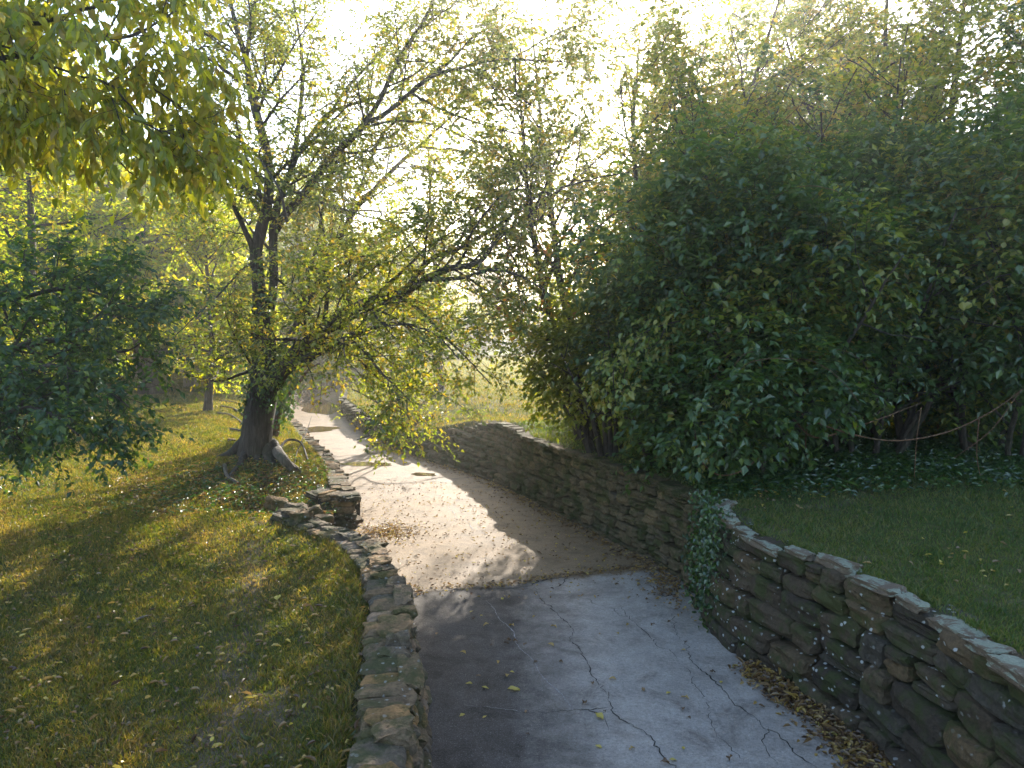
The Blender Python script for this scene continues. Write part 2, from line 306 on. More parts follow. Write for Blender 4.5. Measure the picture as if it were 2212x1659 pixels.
# ---------------------------------------------------------------- stone walls
def f_stone(base, moss, lichen):
    def f(nt, p, v):
        a = N(nt, 'Attribute'); a.attribute_name = 'rnd'
        n1 = noise(nt, v, 4, 6, .7); n2 = noise(nt, v, 26, 5, .7); n3 = noise(nt, v, 1.1, 4, .6)
        c = ramp(nt, base, a.outputs['Fac']).outputs[0]
        c = mixc(nt, .75, c, ramp(nt, [(.25, (.28, .27, .26)), (.55, (.95, .93, .9)), (.8, (1.7, 1.6, 1.45))], n2).outputs[0], 'MULTIPLY')
        if moss: c = mixc(nt, ramp(nt, [(.46, (0, 0, 0)), (.58, (moss,) * 3)], n1).outputs[0], c, (.04, .05, .012))
        if lichen:
            vo = N(nt, 'TexVoronoi'); vo.inputs['Scale'].default_value = 13; nt.links.new(v, vo.inputs['Vector'])
            d = math_(nt, 'ADD', vo.outputs['Distance'], math_(nt, 'MULTIPLY_ADD', n2, .5, -.25))
            spot = ramp(nt, [(.16, (1, 1, 1)), (.21, (0, 0, 0))], d).outputs[0]
            msk = ramp(nt, [(.46, (0, 0, 0)), (.54, (lichen,) * 3)], n3).outputs[0]
            c = mixc(nt, math_(nt, 'MULTIPLY', spot, msk), c, (.38, .38, .36))
        nt.links.new(c, p.inputs['Base Color']); p.inputs['Roughness'].default_value = .92; p.inputs['Specular IOR Level'].default_value = .25
        bump(nt, p, math_(nt, 'MULTIPLY_ADD', n2, .6, n1), 1.0, .035)
    return f
BROWN = [(0, (.10, .07, .045)), (.3, (.15, .105, .065)), (.6, (.12, .1, .08)), (.8, (.2, .14, .075)), (1, (.16, .1, .07))]
M_ST_L = solid('brown_wall_stone', f_stone([(0, (.08, .06, .042)), (.3, (.18, .12, .065)), (.55, (.12, .098, .074)), (.8, (.27, .15, .055)), (1, (.25, .18, .125))], .7, .5))
M_ST_R = solid('mossy_wall_stone', f_stone([(0, (.05, .038, .028)), (.35, (.085, .06, .038)), (.65, (.065, .055, .043)), (1, (.12, .08, .042))], .75, 1.0))
M_ST_F = solid('tan_wall_stone', f_stone([(0, (.085, .065, .038)), (.4, (.15, .11, .06)), (.7, (.115, .092, .06)), (1, (.2, .14, .075))], .8, 0))
def f_cap(nt, p, v):
    n1 = noise(nt, v, 5, 6, .75, .4); n2 = noise(nt, v, 45, 4, .7); n3 = noise(nt, v, 1.6, 3)
    g_ = N(nt, 'NewGeometry'); s = N(nt, 'SeparateXYZ'); nt.links.new(g_.outputs['True Normal'], s.inputs[0])
    upm = ramp(nt, [(.35, (0, 0, 0)), (.6, (1, 1, 1))], s.outputs[2]).outputs[0]
    st = mixc(nt, n2, (.07, .05, .035), (.2, .14, .085))
    li = ramp(nt, [(.3, (.16, .17, .12)), (.6, (.25, .265, .19)), (.8, (.34, .35, .27))], n2).outputs[0]
    m = math_(nt, 'MULTIPLY', ramp(nt, [(.46, (0, 0, 0)), (.52, (1, 1, 1))], n1).outputs[0], upm)
    nt.links.new(mixc(nt, m, st, li), p.inputs['Base Color']); p.inputs['Roughness'].default_value = .95; bump(nt, p, math_(nt, 'MULTIPLY_ADD', n2, .6, n1), 1, .03)
M_CAP_R = solid('lichen_coping', f_cap)
def f_mortar(nt, p, v):
    n = noise(nt, v, 20, 5); nt.links.new(ramp(nt, [(.3, (.02, .018, .012)), (.7, (.06, .052, .035))], n).outputs[0], p.inputs['Base Color']); p.inputs['Roughness'].default_value = 1; bump(nt, p, n, 1, .03)
M_MORT = solid('dark_wall_joints', f_mortar)
# unit rounded stone template (grid cube pushed towards a superellipsoid)
def stone_tpl(k=5):
    V = []; Fc = []
    for ax in range(3):
        for sg in (-1, 1):
            b = len(V); l = np.linspace(-1, 1, k)
            for i in range(k):
                for j in range(k):
                    p = [0, 0, 0]; p[ax] = sg; p[(ax + 1) % 3] = l[i]; p[(ax + 2) % 3] = l[j]; V.append(p)
            for i in range(k - 1):
                for j in range(k - 1):
                    q = [b + i * k + j, b + (i + 1) * k + j, b + (i + 1) * k + j + 1, b + i * k + j + 1]; Fc.append(q if sg > 0 else q[::-1])
    V = np.array(V, float); r = (np.abs(V) ** 6).sum(1) ** (1 / 6); V = V / r[:, None]
    key = {}; mp = []
    for v in np.round(V, 4): mp.append(key.setdefault(tuple(v), len(key)))
    return np.array(list(key.keys())), np.array(mp)[np.array(Fc)]
TV5, TF5 = stone_tpl(7); TV3, TF3 = stone_tpl(4)
def boxy(V): return V / ((np.abs(V) ** 14).sum(1) ** (1 / 14))[:, None]
def add_stone(g, c, T, Nn, size, rough=.12, hi=True, rnd=None, tilt=.06, mat=0, sq=False):
    tv, tf = (TV5, TF5) if hi else (TV3, TF3)
    v = boxy(tv) * [.93, .93, .93] if sq else tv.copy(); ph = rng.random(9) * 6.28
    for a in range(3):
        v[:, a] += rough * (np.sin(v[:, (a + 1) % 3] * 2.6 + ph[a]) * np.cos(v[:, (a + 2) % 3] * 2.1 + ph[a + 3]) + .5 * np.sin(v[:, (a + 1) % 3] * 5.3 + v[:, a] * 3 + ph[a + 6]))
    v += rng.normal(0, rough * .3, v.shape); v *= np.asarray(size) / 2
    a = rng.normal(0, tilt, 3); c1, s1 = math.cos(a[0]), math.sin(a[0])
    v = v @ np.array([[c1, 0, s1], [0, 1, 0], [-s1, 0, c1]])
    U = np.array([a[1] * .4, a[2] * .4, 1.0]); U /= np.linalg.norm(U)
    g.add(c + v[:, :1] * T + v[:, 1:2] * Nn + v[:, 2:] * U, tf, rnd=rng.random() if rnd is None else rnd, mat=mat, smooth=False)
def path_eval(p, s):
    d = np.r_[0, np.cumsum(np.linalg.norm(np.diff(p, axis=0), axis=1))]
    q = np.array([np.interp(s, d, p[:, 0]), np.interp(s, d, p[:, 1])]); e = .15
    a = np.array([np.interp(s - e, d, p[:, 0]), np.interp(s - e, d, p[:, 1])]); b = np.array([np.interp(s + e, d, p[:, 0]), np.interp(s + e, d, p[:, 1])])
    t = (b - a) / max(np.linalg.norm(b - a), 1e-6); return q, t
def wall(name, label, path, side, hfun, course, slen, batter, m_face, m_cap, cap, thick=.42, step=None):
    """side +1: visible face looks to the right of the path direction; stones laid course by course"""
    L = np.linalg.norm(np.diff(path, axis=0), axis=1).sum()
    root = thing(name, label, 'wall', (path[0][0], path[0][1], 0))
    g = Geo(); gc = Geo(); z = -.06; k = 0
    while z < 2:
        ch = course * (.8 + .45 * rng.random()); s = -rng.random() * slen; any_ = False
        while s < L:
            l = slen * (.45 + 1.0 * rng.random()); sm = s + l / 2; s += l
            if sm < 0 or sm > L: continue
            h = hfun(sm)
            dist = path_eval(path, sm)[0][1]
            if dist > 30 and l < slen * .6: l = l
            if z + ch * .6 > h: continue
            any_ = True
            q, t = path_eval(path, sm); n = np.array([t[1], -t[0]]) * side
            bt = batter * (z / 1.2) if step is None else step(sm, z)
            dep = .34; jut = rng.normal(0, .018)
            c = np.array([q[0] - n[0] * (bt + dep / 2 - .02 - jut), q[1] - n[1] * (bt + dep / 2 - .02 - jut), z + ch / 2 + rng.normal(0, .008)])
            hh = ch * (.86 + .12 * rng.random())
            T3 = np.array([t[0], t[1], 0]); N3 = np.array([n[0], n[1], 0])
            if rng.random() < .16 and dist < 22:
                f = rng.uniform(.35, .65)
                for c_, h_ in ((c + (0, 0, hh * (f - 1) / 2), hh * f), (c + (0, 0, hh * f / 2), hh * (1 - f))): add_stone(g, c_ + N3 * rng.normal(0, .012), T3, N3, (l * .98, dep, h_ * 1.02), .07, dist < 14)
            else: add_stone(g, c, T3, N3, (l * 1.02, dep, hh * 1.1), .10, dist < 14)
        z += ch; k += 1
        if not any_: break
    # backing core (mortar and rubble) behind the faces
    n_ = max(int(L / .4), 8); ss = np.linspace(0, L, n_); A = []; 
    for s in ss:
        q, t = path_eval(path, s); n = np.array([t[1], -t[0]]) * side; h = hfun(s) - .05
        b1 = batter if step is None else step(s, h)
        b0 = b1 * h / 1.2 + .10 if step is None else b1 + .22; h2 = h if step is None else h - .1; A.append([(*(q - n * .12), -.2), (*(q - n * b0), h2), (*(q - n * (b0 + thick)), h2), (*(q - n * (b0 + thick)), -.2)])
    A = np.array(A).reshape(-1, 3); F4 = []
    for i in range(n_ - 1):
        for j in range(3):
            F4.append([i * 4 + j, (i + 1) * 4 + j, (i + 1) * 4 + j + 1, i * 4 + j + 1])
    g.add(A, F4, mat=1)
    g.build('stone_face', [m_face, M_MORT], root)
    if cap:
        s = 0.02
        while s < L:
            l = cap[0] * (.55 + 1.0 * rng.random()); sm = s + l / 2; s += l + .02
            if sm > L: break
            q, t = path_eval(path, sm); n = np.array([t[1], -t[0]]) * side; h = hfun(sm); wd = cap[1] * (.7 + .6 * rng.random())
            off = (batter * h / 1.2 * .8 if step is None else step(sm, h)) + wd / 2 - .05 + rng.normal(0, .035)
            c = np.array([q[0] - n[0] * off, q[1] - n[1] * off, h + cap[2] / 2 - .06 + rng.normal(0, .02)])
            add_stone(gc, c, np.array([t[0], t[1], 0]), np.array([n[0], n[1], 0]), (l, wd, cap[2] * (.7 + .7 * rng.random())), .19 if cap[1] > .2 else .13, q[1] < 16, tilt=.09, sq=True)
        gc.build('coping', m_cap, root)
    return root
wall('stone_wall', 'low brown stone retaining wall edging the near left lawn, flat capping stones', W_LN[:-2] + (.12, 0), 1, lambda s: H_LN, .1, .26, .36, M_ST_L, M_ST_L, (.32, .24, .13))
wall('stone_wall', 'low stone wall below the big tree, curving away to the far puddle', W_LF, 1, lambda s: .53, .1, .26, .08, M_ST_L, M_ST_L, (.2, .2, .075))
wall('stone_wall', 'tall dark mossy stone wall with pale lichen along its top, near right', W_RN, -1, lambda s: H_RN, .2, .45, .24, M_ST_R, M_CAP_R, (.36, .17, .085), thick=.1)
def h_rf(s): return float(np.interp(s, [0, 8.6, 9.0, 10.3, 12.6, 13.2, 60], [1.1, 1.1, 1.08, .85, .42, .5, .5]))
def st_rf(s, z):
    k = float(np.interp(s, [0, 6.5, 10.5, 12.8, 14], [.10, .16, 1.1, .8, .1])); return k * z
wall('stone_wall', 'long tan stone wall under the bushes, its far end stepped like stairs', W_RF, -1, h_rf, .125, .27, .12, M_ST_F, M_ST_F, (.3, .25, .08), step=st_rf)
# ---------------------------------------------------------------- branches, twigs and leaves
def tube(g, P, rad, sides=8, rnd=.5, lump=0, mat=0):
    P = np.asarray(P, float); n = len(P); rad = np.broadcast_to(np.asarray(rad, float), (n,))
    T = nrm(np.gradient(P, axis=0)); a = np.array([1.0, 0, 0]) if abs(T[0][0]) < .8 else np.array([0, 1.0, 0])
    V = np.empty((n, sides, 3)); an = np.linspace(0, 2 * math.pi, sides, endpoint=False); ph = rng.random(3) * 6
    for i in range(n):
        a = a - T[i] * a.dot(T[i]); a /= np.linalg.norm(a); b = np.cross(T[i], a); r = rad[i] * np.ones(sides)
        if lump: r = r * (1 + lump * (np.sin(3 * an + ph[0] + i * .15) * .6 + .4 * np.sin(5 * an + ph[1] - i * .1) + .3 * np.sin(an * 2 + i * .7 + ph[2])))
        V[i] = P[i] + r[:, None] * (np.cos(an)[:, None] * a + np.sin(an)[:, None] * b)
    i = np.arange(n - 1)[:, None] * sides; j = np.arange(sides)[None]; j2 = (j + 1) % sides
    g.add(V.reshape(-1, 3), np.stack([i + j, i + j2, i + sides + j2, i + sides + j], -1).reshape(-1, 4), rnd=rnd, mat=mat, smooth=True)
def spline(P, n):
    P = np.asarray(P, float); m = len(P); Q = np.vstack([2 * P[0] - P[1], P, 2 * P[-1] - P[-2]]); out = []
    for x in np.linspace(0, m - 1 - 1e-6, n):
        i = int(x); t = x - i; a, b, c, d = Q[i:i + 4]
        out.append(.5 * (2 * b + (c - a) * t + (2 * a - 5 * b + 4 * c - d) * t * t + (3 * b - 3 * c + d - a) * t ** 3))
    return np.array(out)
def poly(p, d, L, n, wig, trop):
    P = [p]; d = d / np.linalg.norm(d); st = L / n
    for i in range(n):
        d = d + rng.normal(0, wig, 3) + np.array([0, 0, trop]); d /= np.linalg.norm(d); P.append(P[-1] + d * st)
    return np.array(P)
def rot_dir(t, ang):
    r = rng.normal(size=3); s = r - t * r.dot(t); s /= np.linalg.norm(s); return t * math.cos(ang) + s * math.sin(ang)
def sprout(limbs, per_m, lratio, rratio, ang=(35, 65), wig=.12, trop=.03, start=.2, minL=.25, maxL=3, flat=0, nseg=6):
    """new branches off every limb (pts, radii)"""
    out = []
    for P, r in limbs:
        seg = np.linalg.norm(np.diff(P, axis=0), axis=1); L = seg.sum(); cum = np.r_[0, np.cumsum(seg)]
        n = rng.poisson(per_m * L * (1 - start))
        for k in range(n):
            s = L * (start + (1 - start) * rng.random()); i = min(np.searchsorted(cum, s) - 1, len(P) - 2); i = max(i, 0)
            f = (s - cum[i]) / max(seg[i], 1e-6); p = P[i] * (1 - f) + P[i + 1] * f; t = nrm(P[i + 1] - P[i]); rr = r[i] * (1 - f) + r[i + 1] * f
            d = rot_dir(t, R(rng.uniform(*ang))); d[2] *= (1 - flat)
            l = np.clip(lratio * L * (1 - .55 * s / L) * rng.uniform(.6, 1.25), minL, maxL)
            q = poly(p, d, l, nseg, wig, trop); ra = max(min(rr * rratio, l * .022), .0035)
            out.append((q, np.linspace(ra, max(ra * .25, .002), len(q))))
    return out
def sample_on(limbs, per_m, start=.15):
    Ps = []; Ts = []
    for P, r in limbs:
        seg = np.diff(P, axis=0); l = np.linalg.norm(seg, axis=1); n = rng.poisson(per_m * l.sum())
        if n == 0: continue
        i = rng.choice(len(l), n, p=l / l.sum()); f = rng.random((n, 1)); ok = (i + f[:, 0]) / len(l) > start
        Ps.append((P[i] + seg[i] * f)[ok]); Ts.append(nrm(seg[i])[ok])
    if not Ps: return np.zeros((0, 3)), np.zeros((0, 3))
    return np.concatenate(Ps), np.concatenate(Ts)
def leaves(g, P, D, Nn, L, W, rnd, hi=False, curl=.12, mat=0):
    n = len(P); L = np.broadcast_to(L, (n,))[:, None]; W = np.broadcast_to(W, (n,))[:, None] if np.ndim(W) else np.full((n, 1), W)
    D = nrm(D); Nn = nrm(Nn - D * (Nn * D).sum(1, keepdims=True)); Sd = np.cross(D, Nn)
    i = np.arange(n)[:, None]
    if hi:
        c = Nn * L * curl
        V = np.stack([P, P + D * L * .25 - Sd * W * .46 + c, P + D * L * .62 - Sd * W * .4 + c * .6, P + D * L - c * 1.2,
                      P + D * L * .62 + Sd * W * .4 + c * .6, P + D * L * .25 + Sd * W * .46 + c], 1)
        F = np.concatenate([i * 6 + [[0, 1, 2, 3]], i * 6 + [[0, 3, 4, 5]]], 1).reshape(-1, 4); rn = np.repeat(rnd, 2)
    else:
        c = Nn * L * curl
        V = np.stack([P, P + D * L * .42 - Sd * W * .5 + c, P + D * L, P + D * L * .42 + Sd * W * .5 + c], 1); F = i * 4 + [[0, 1, 2, 3]]; rn = rnd
    g.add(V.reshape(-1, 3), F, rnd=rn, mat=mat)
def twigs(gl, gw, P, T, L, k, ll, lw, ang=1.0, droop=.25, hang=.3, hi=False, up=.3, hue=None, huev=.22, tw=.004, m=4, keep=None, upn=.9):
    """P,T: start points and parent tangents; twig with k alternate leaves each"""
    n = len(P)
    if n == 0: return
    D = nrm(T * (1 / max(ang, .05)) * .8 + rv(n) * .9 + UP * up); L = L * (.6 + .8 * rng.random(n))
    pts = [P]; d = D
    for j in range(m):
        d = nrm(d + rng.normal(0, .14, (n, 3)) - UP * droop * (j + 1) / m); pts.append(pts[-1] + d * (L / m)[:, None])
    pts = np.stack(pts, 1)
    if keep is not None:
        ok = keep(pts[:, m // 2]); pts = pts[ok]; n = len(pts); L = L[ok]
        if n == 0: return
    if gw is not None:
        dd = nrm(pts[:, -1] - pts[:, 0]); sd_ = nrm(np.cross(dd, rv(n))) * tw; s2 = nrm(np.cross(dd, sd_)) * tw
        tap = np.linspace(1, .35, m + 1)[None, :, None]
        A = pts + sd_[:, None] * tap; B = pts - sd_[:, None] * tap
        V = np.stack([A, B], 2).reshape(-1, 3); b = (np.arange(n)[:, None] * (m + 1) + np.arange(m)[None]).ravel() * 2
        F = np.stack([b, b + 1, b + 3, b + 2], -1)
        gw.add(V, F, rnd=.5)
    t = (np.arange(k)[None] + rng.random((n, k))) / k * .95 + .05; x = t * m; i = np.minimum(x.astype(int), m - 1); f = (x - i)[..., None]
    ar = np.arange(n)[:, None]; Q = pts[ar, i] * (1 - f) + pts[ar, i + 1] * f; tg = nrm(pts[ar, i + 1] - pts[ar, i])
    s0 = nrm(np.cross(tg, UP + rng.normal(0, .25, (n, k, 3)))); sg = np.where(np.arange(k) % 2, 1, -1)[None, :, None]
    LD = nrm(tg * .55 + s0 * sg * .8 + rng.normal(0, .3, (n, k, 3)) - UP * hang * (.5 + rng.random((n, k, 1))))
    NN = nrm(UP * upn + rng.normal(0, .55, (n, k, 3)))
    if hue is None: h = rng.random((n, 1))
    else: h = np.broadcast_to(np.asarray(hue), (n,))[:, None] if np.ndim(hue) else np.full((n, 1), hue)
    rn = np.clip(h + rng.normal(0, huev, (n, k)), 0, 1).ravel()
    sc = (.65 + .6 * rng.random(n * k))
    leaves(gl, Q.reshape(-1, 3), LD.reshape(-1, 3), NN.reshape(-1, 3), ll * sc, lw * sc, rn, hi)
# ================================================================ the big multi-stemmed tree
def limb(pts, n=None):
    """pts rows: picture column, picture row (of a 2212 wide sheet), distance, width there; turned into world points"""
    A = np.array([np.r_[at(u, v, y), wd * .5 / F_PX * y] for u, v, y, wd in pts])
    n = n or max(8, len(pts) * 5); B = spline(A, n); return B[:, :3] + np.cumsum(rng.normal(0, .006, (n, 3)), 0) * 0 + rng.normal(0, .004, (n, 3)) * (B[:, 3:] < .1), np.maximum(B[:, 3] * np.where(B[:, 3] < .17, .85, 1), .006)
def finish_tree(root, big, mbark, mleaf, lv, tw, name_t='trunk', name_c='crown', keep=None, sides=(12, 6), lump=.05, brs=None):
    """lv: list of sprout kwargs; tw: (per_m, k, L, ll, lw, dict)"""
    gw = Geo(); gb = Geo(); gl = Geo()
    for P, r in big: tube(gw, P, r, sides[0], lump=lump)
    cur = big if brs is None else brs; allb = []
    for i, kw in enumerate(lv):
        new = sprout(cur, **kw)
        if keep is not None: new = [b for b in new if keep(b[0][len(b[0]) // 2][None])[0]]
        for P, r in new: tube(gb, P, r, 5 if i == 0 else 4)
        allb += new; cur = new
    per_m, k, L, ll, lw, kw = tw
    P, T = sample_on(allb, per_m)
    if kw.get('also'): 
        P2_, T2_ = sample_on([b for b in big if b[1].max() < kw['also']], per_m * .5); P = np.concatenate([P, P2_]); T = np.concatenate([T, T2_])
    kw = {a: b for a, b in kw.items() if a != 'also'}
    twigs(gl, gb, P, T, L, k, ll, lw, keep=keep, **kw)
    gw.build(name_t, mbark, root)
    if gb.c: gb.build('branches', M_TWIG, root)
    gl.build(name_c, mleaf, root)
    return root
base = np.array([TREE[0], TREE[1], gz(*TREE) - .05])
root = thing('tree', 'big multi-stemmed tree leaning over the channel, dark furrowed trunk forking low', 'tree', base)
YT = 14.35
main = []
trunk = limb([(550, 1030, YT, 90), (551, 985, YT, 74), (556, 930, YT, 66), (564, 870, YT, 64), (572, 820, YT, 64), (571, 770, YT, 50), (566, 720, YT, 48), (569, 680, YT, 46)], 30)
main.append(trunk)
main.append(limb([(569, 690, YT, 40), (561, 640, YT, 35), (556, 590, YT, 32), (553, 545, YT, 31), (563, 500, YT, 29), (576, 450, YT, 26), (581, 400, YT, 24), (577, 333, YT - .1, 22), (560, 267, YT - .1, 21), (543, 200, YT - .2, 19), (533, 133, YT - .2, 16), (513, 67, YT - .3, 12), (497, 0, YT - .3, 9), (480, -90, YT - .4, 5)]))
main.append(limb([(533, 133, YT - .2, 12), (537, 90, YT, 11), (547, 33, YT, 10), (553, -20, YT + .2, 8), (560, -110, YT + .3, 4)]))
main.append(limb([(553, 548, YT, 18), (533, 505, YT - .2, 14), (510, 455, YT - .4, 12), (490, 420, YT - .5, 9), (460, 407, YT - .7, 6), (425, 398, YT - 1, 4)]))
main.append(limb([(577, 395, YT, 14), (545, 368, YT - .3, 12), (520, 350, YT - .5, 11), (467, 310, YT - .9, 10), (430, 290, YT - 1.2, 8), (393, 277, YT - 1.6, 5), (350, 268, YT - 2, 3)]))
main.append(limb([(552, 210, YT - .2, 10), (533, 190, YT - .4, 9), (493, 157, YT - .8, 8), (460, 133, YT - 1, 6), (433, 117, YT - 1.3, 4), (400, 95, YT - 1.6, 3)]))
main.append(limb([(575, 730, YT, 30), (580, 690, YT + .05, 24), (588, 640, YT + .1, 22), (592, 590, YT + .1, 21), (590, 540, YT + .15, 21), (592, 490, YT + .2, 22), (600, 440, YT + .2, 20), (612, 410, YT + .3, 16), (627, 367, YT + .4, 13), (643, 283, YT + .5, 11), (653, 183, YT + .6, 9), (650, 100, YT + .7, 7), (633, 0, YT + .8, 5), (625, -80, YT + .8, 3)]))
main.append(limb([(592, 500, YT + .1, 22), (617, 462, YT, 20), (645, 430, YT - .1, 19), (670, 400, YT - .2, 19), (700, 360, YT - .3, 18), (737, 320, YT - .5, 18), (780, 277, YT - .7, 17), (800, 248, YT - .8, 13), (820, 217, YT - .9, 12), (847, 160, YT - 1, 11), (884, 93, YT - 1.1, 10), (920, 37, YT - 1.2, 8), (940, -10, YT - 1.2, 7), (975, -90, YT - 1.2, 4)]))
main.append(limb([(770, 285, YT - .7, 13), (800, 262, YT - .8, 12), (830, 247, YT - .9, 12), (887, 200, YT - 1.1, 11), (937, 163, YT - 1.3, 10), (1000, 145, YT - 1.5, 8), (1050, 132, YT - 1.7, 7), (1104, 128, YT - 1.9, 6), (1160, 131, YT - 2.1, 5), (1230, 134, YT - 2.3, 3)]))
main.append(limb([(937, 163, YT - 1.3, 7), (975, 130, YT - 1.1, 6), (1020, 83, YT - .9, 5), (1070, 50, YT - .7, 4), (1120, 20, YT - .5, 3)]))
main.append(limb([(625, 380, YT + .4, 12), (645, 330, YT + .6, 11), (665, 300, YT + .7, 10), (700, 253, YT + .9, 9), (737, 232, YT + 1, 8), (804, 213, YT + 1.2, 7), (870, 180, YT + 1.4, 6), (940, 120, YT + 1.5, 4)]))
main.append(limb([(665, 300, YT + .7, 8), (700, 262, YT + .8, 7), (750, 190, YT + 1, 7), (787, 150, YT + 1.1, 6), (847, 83, YT + 1.3, 5), (897, 17, YT + 1.5, 4), (930, -40, YT + 1.6, 3)]))
main.append(limb([(596, 440, YT, 11), (570, 427, YT - .4, 9), (540, 412, YT - .8, 8), (510, 403, YT - 1, 7), (480, 398, YT - 1.3, 5), (450, 392, YT - 1.6, 3)]))
main.append(limb([(600, 430, YT, 11), (625, 418, YT - .4, 10), (655, 420, YT - .8, 9), (700, 440, YT - 1.1, 7), (740, 452, YT - 1.4, 6), (800, 470, YT - 1.8, 4), (850, 480, YT - 2.1, 3)]))
main.append(limb([(600, 760, YT, 16), (627, 726, YT + .5, 15), (655, 668, YT + .9, 14), (683, 620, YT + 1.2, 14), (717, 553, YT + 1.5, 14), (742, 500, YT + 1.7, 14), (770, 450, YT + 1.8, 14), (810, 407, YT + 1.9, 12), (870, 347, YT + 2, 9), (923, 300, YT + 2, 7), (970, 257, YT + 2, 5), (1010, 230, YT + 2, 3)]))
main.append(limb([(742, 500, YT + 1.7, 8), (765, 430, YT + 1.6, 7), (787, 383, YT + 1.5, 7), (815, 310, YT + 1.4, 6), (837, 277, YT + 1.3, 5), (880, 250, YT + 1.2, 3)]))
main.append(limb([(640, 715, YT + .7, 10), (657, 646, YT + .6, 9), (672, 580, YT + .6, 8), (690, 500, YT + .6, 7), (700, 430, YT + .6, 5), (712, 380, YT + .6, 4)]))
main.append(limb([(887, 200, YT - 1.1, 7), (950, 235, YT - 1.4, 6), (1020, 262, YT - 1.7, 5), (1100, 285, YT - 2, 4), (1180, 300, YT - 2.2, 3)]))
main.append(limb([(1000, 146, YT - 1.5, 6), (1060, 175, YT - 1.8, 5), (1130, 215, YT - 2, 4), (1190, 262, YT - 2.2, 3)]))
main.append(limb([(900, 318, YT + 2, 6), (960, 322, YT + 1.8, 5), (1040, 330, YT + 1.5, 4), (1130, 350, YT + 1.3, 3)]))
main.append(limb([(780, 277, YT - .7, 7), (850, 262, YT - 1, 6), (930, 268, YT - 1.3, 5), (1010, 300, YT - 1.6, 4), (1080, 345, YT - 1.9, 3)]))
main.append(limb([(1104, 128, YT - 1.9, 4), (1160, 95, YT - 1.8, 4), (1230, 60, YT - 1.7, 3), (1290, 40, YT - 1.7, 2)]))
# the heavy low limbs reaching right over the channel
C = limb([(568, 866, YT, 50), (590, 825, YT - .15, 42), (620, 785, YT - .35, 38), (667, 735, YT - .7, 34), (737, 683, YT - 1.2, 30), (789, 655, YT - 1.5, 28), (840, 640, YT - 1.8, 24), (885, 623, YT - 2.1, 22), (925, 600, YT - 2.3, 19), (968, 581, YT - 2.5, 16), (1018, 573, YT - 2.7, 14), (1045, 558, YT - 2.8, 11), (1065, 530, YT - 2.8, 8), (1090, 505, YT - 2.8, 5)])
main.append(C)
main.append(limb([(885, 614, YT - 2.1, 15), (915, 575, YT - 2, 13), (944, 553, YT - 1.9, 12), (1004, 530, YT - 1.8, 11), (1065, 495, YT - 1.8, 10), (1127, 447, YT - 1.9, 9), (1167, 420, YT - 2, 8), (1220, 403, YT - 2.1, 6), (1297, 383, YT - 2.3, 4), (1360, 372, YT - 2.4, 3)]))
main.append(limb([(930, 605, YT - 2.4, 12), (995, 600, YT - 2.8, 10), (1058, 583, YT - 3.1, 8), (1100, 588, YT - 3.3, 6), (1150, 610, YT - 3.6, 4), (1190, 640, YT - 3.8, 3)]))
main.append(limb([(985, 575, YT - 2.5, 8), (1005, 545, YT - 2.6, 7), (1018, 505, YT - 2.7, 6), (1075, 430, YT - 2.8, 5), (1130, 400, YT - 2.9, 3)]))
main.append(limb([(610, 800, YT - .2, 26), (642, 783, YT - .7, 22), (702, 756, YT - 1.3, 16), (742, 731, YT - 1.8, 14), (790, 712, YT - 2.3, 11), (850, 700, YT - 2.8, 8), (900, 705, YT - 3.3, 6), (950, 730, YT - 3.7, 4), (990, 775, YT - 4, 3)]))
main.append(limb([(850, 636, YT - 1.9, 12), (900, 665, YT - 2.4, 8), (942, 707, YT - 2.8, 7), (975, 741, YT - 3.1, 6), (1010, 775, YT - 3.3, 4), (1060, 830, YT - 3.6, 3)]))
main.append(limb([(742, 725, YT - 1.8, 9), (790, 760, YT - 2.6, 7), (819, 800, YT - 3.2, 6), (860, 840, YT - 3.7, 4), (900, 880, YT - 4, 2)]))
main.append(limb([(543, 800, YT, 9), (510, 812, YT - .4, 7), (478, 822, YT - .7, 5), (440, 818, YT - 1, 4), (400, 808, YT - 1.3, 3)]))
main.append(limb([(548, 565, YT, 7), (515, 590, YT - .5, 6), (470, 640, YT - 1, 4), (415, 690, YT - 1.5, 3), (370, 735, YT - 2, 2)]))
main.append(limb([(545, 790, YT, 6), (520, 750, YT - .4, 5), (495, 700, YT - .8, 4), (480, 650, YT - 1, 3)]))
for k_, (a_, b_) in enumerate((((640, 760), (700, 640)), ((800, 650), (850, 560)), ((930, 600), (960, 500)), ((700, 715), (760, 620)), ((620, 480), (560, 330)))):
    main.append(limb([(a_[0], a_[1], YT - .8 - .4 * k_ % 2, 8), ((a_[0] + b_[0]) / 2 + 12, (a_[1] + b_[1]) / 2, YT - 1.4 - .3 * k_ % 2, 6), (b_[0], b_[1], YT - 2.2, 4), (b_[0] + 60, b_[1] - 50, YT - 2.8, 3)]))
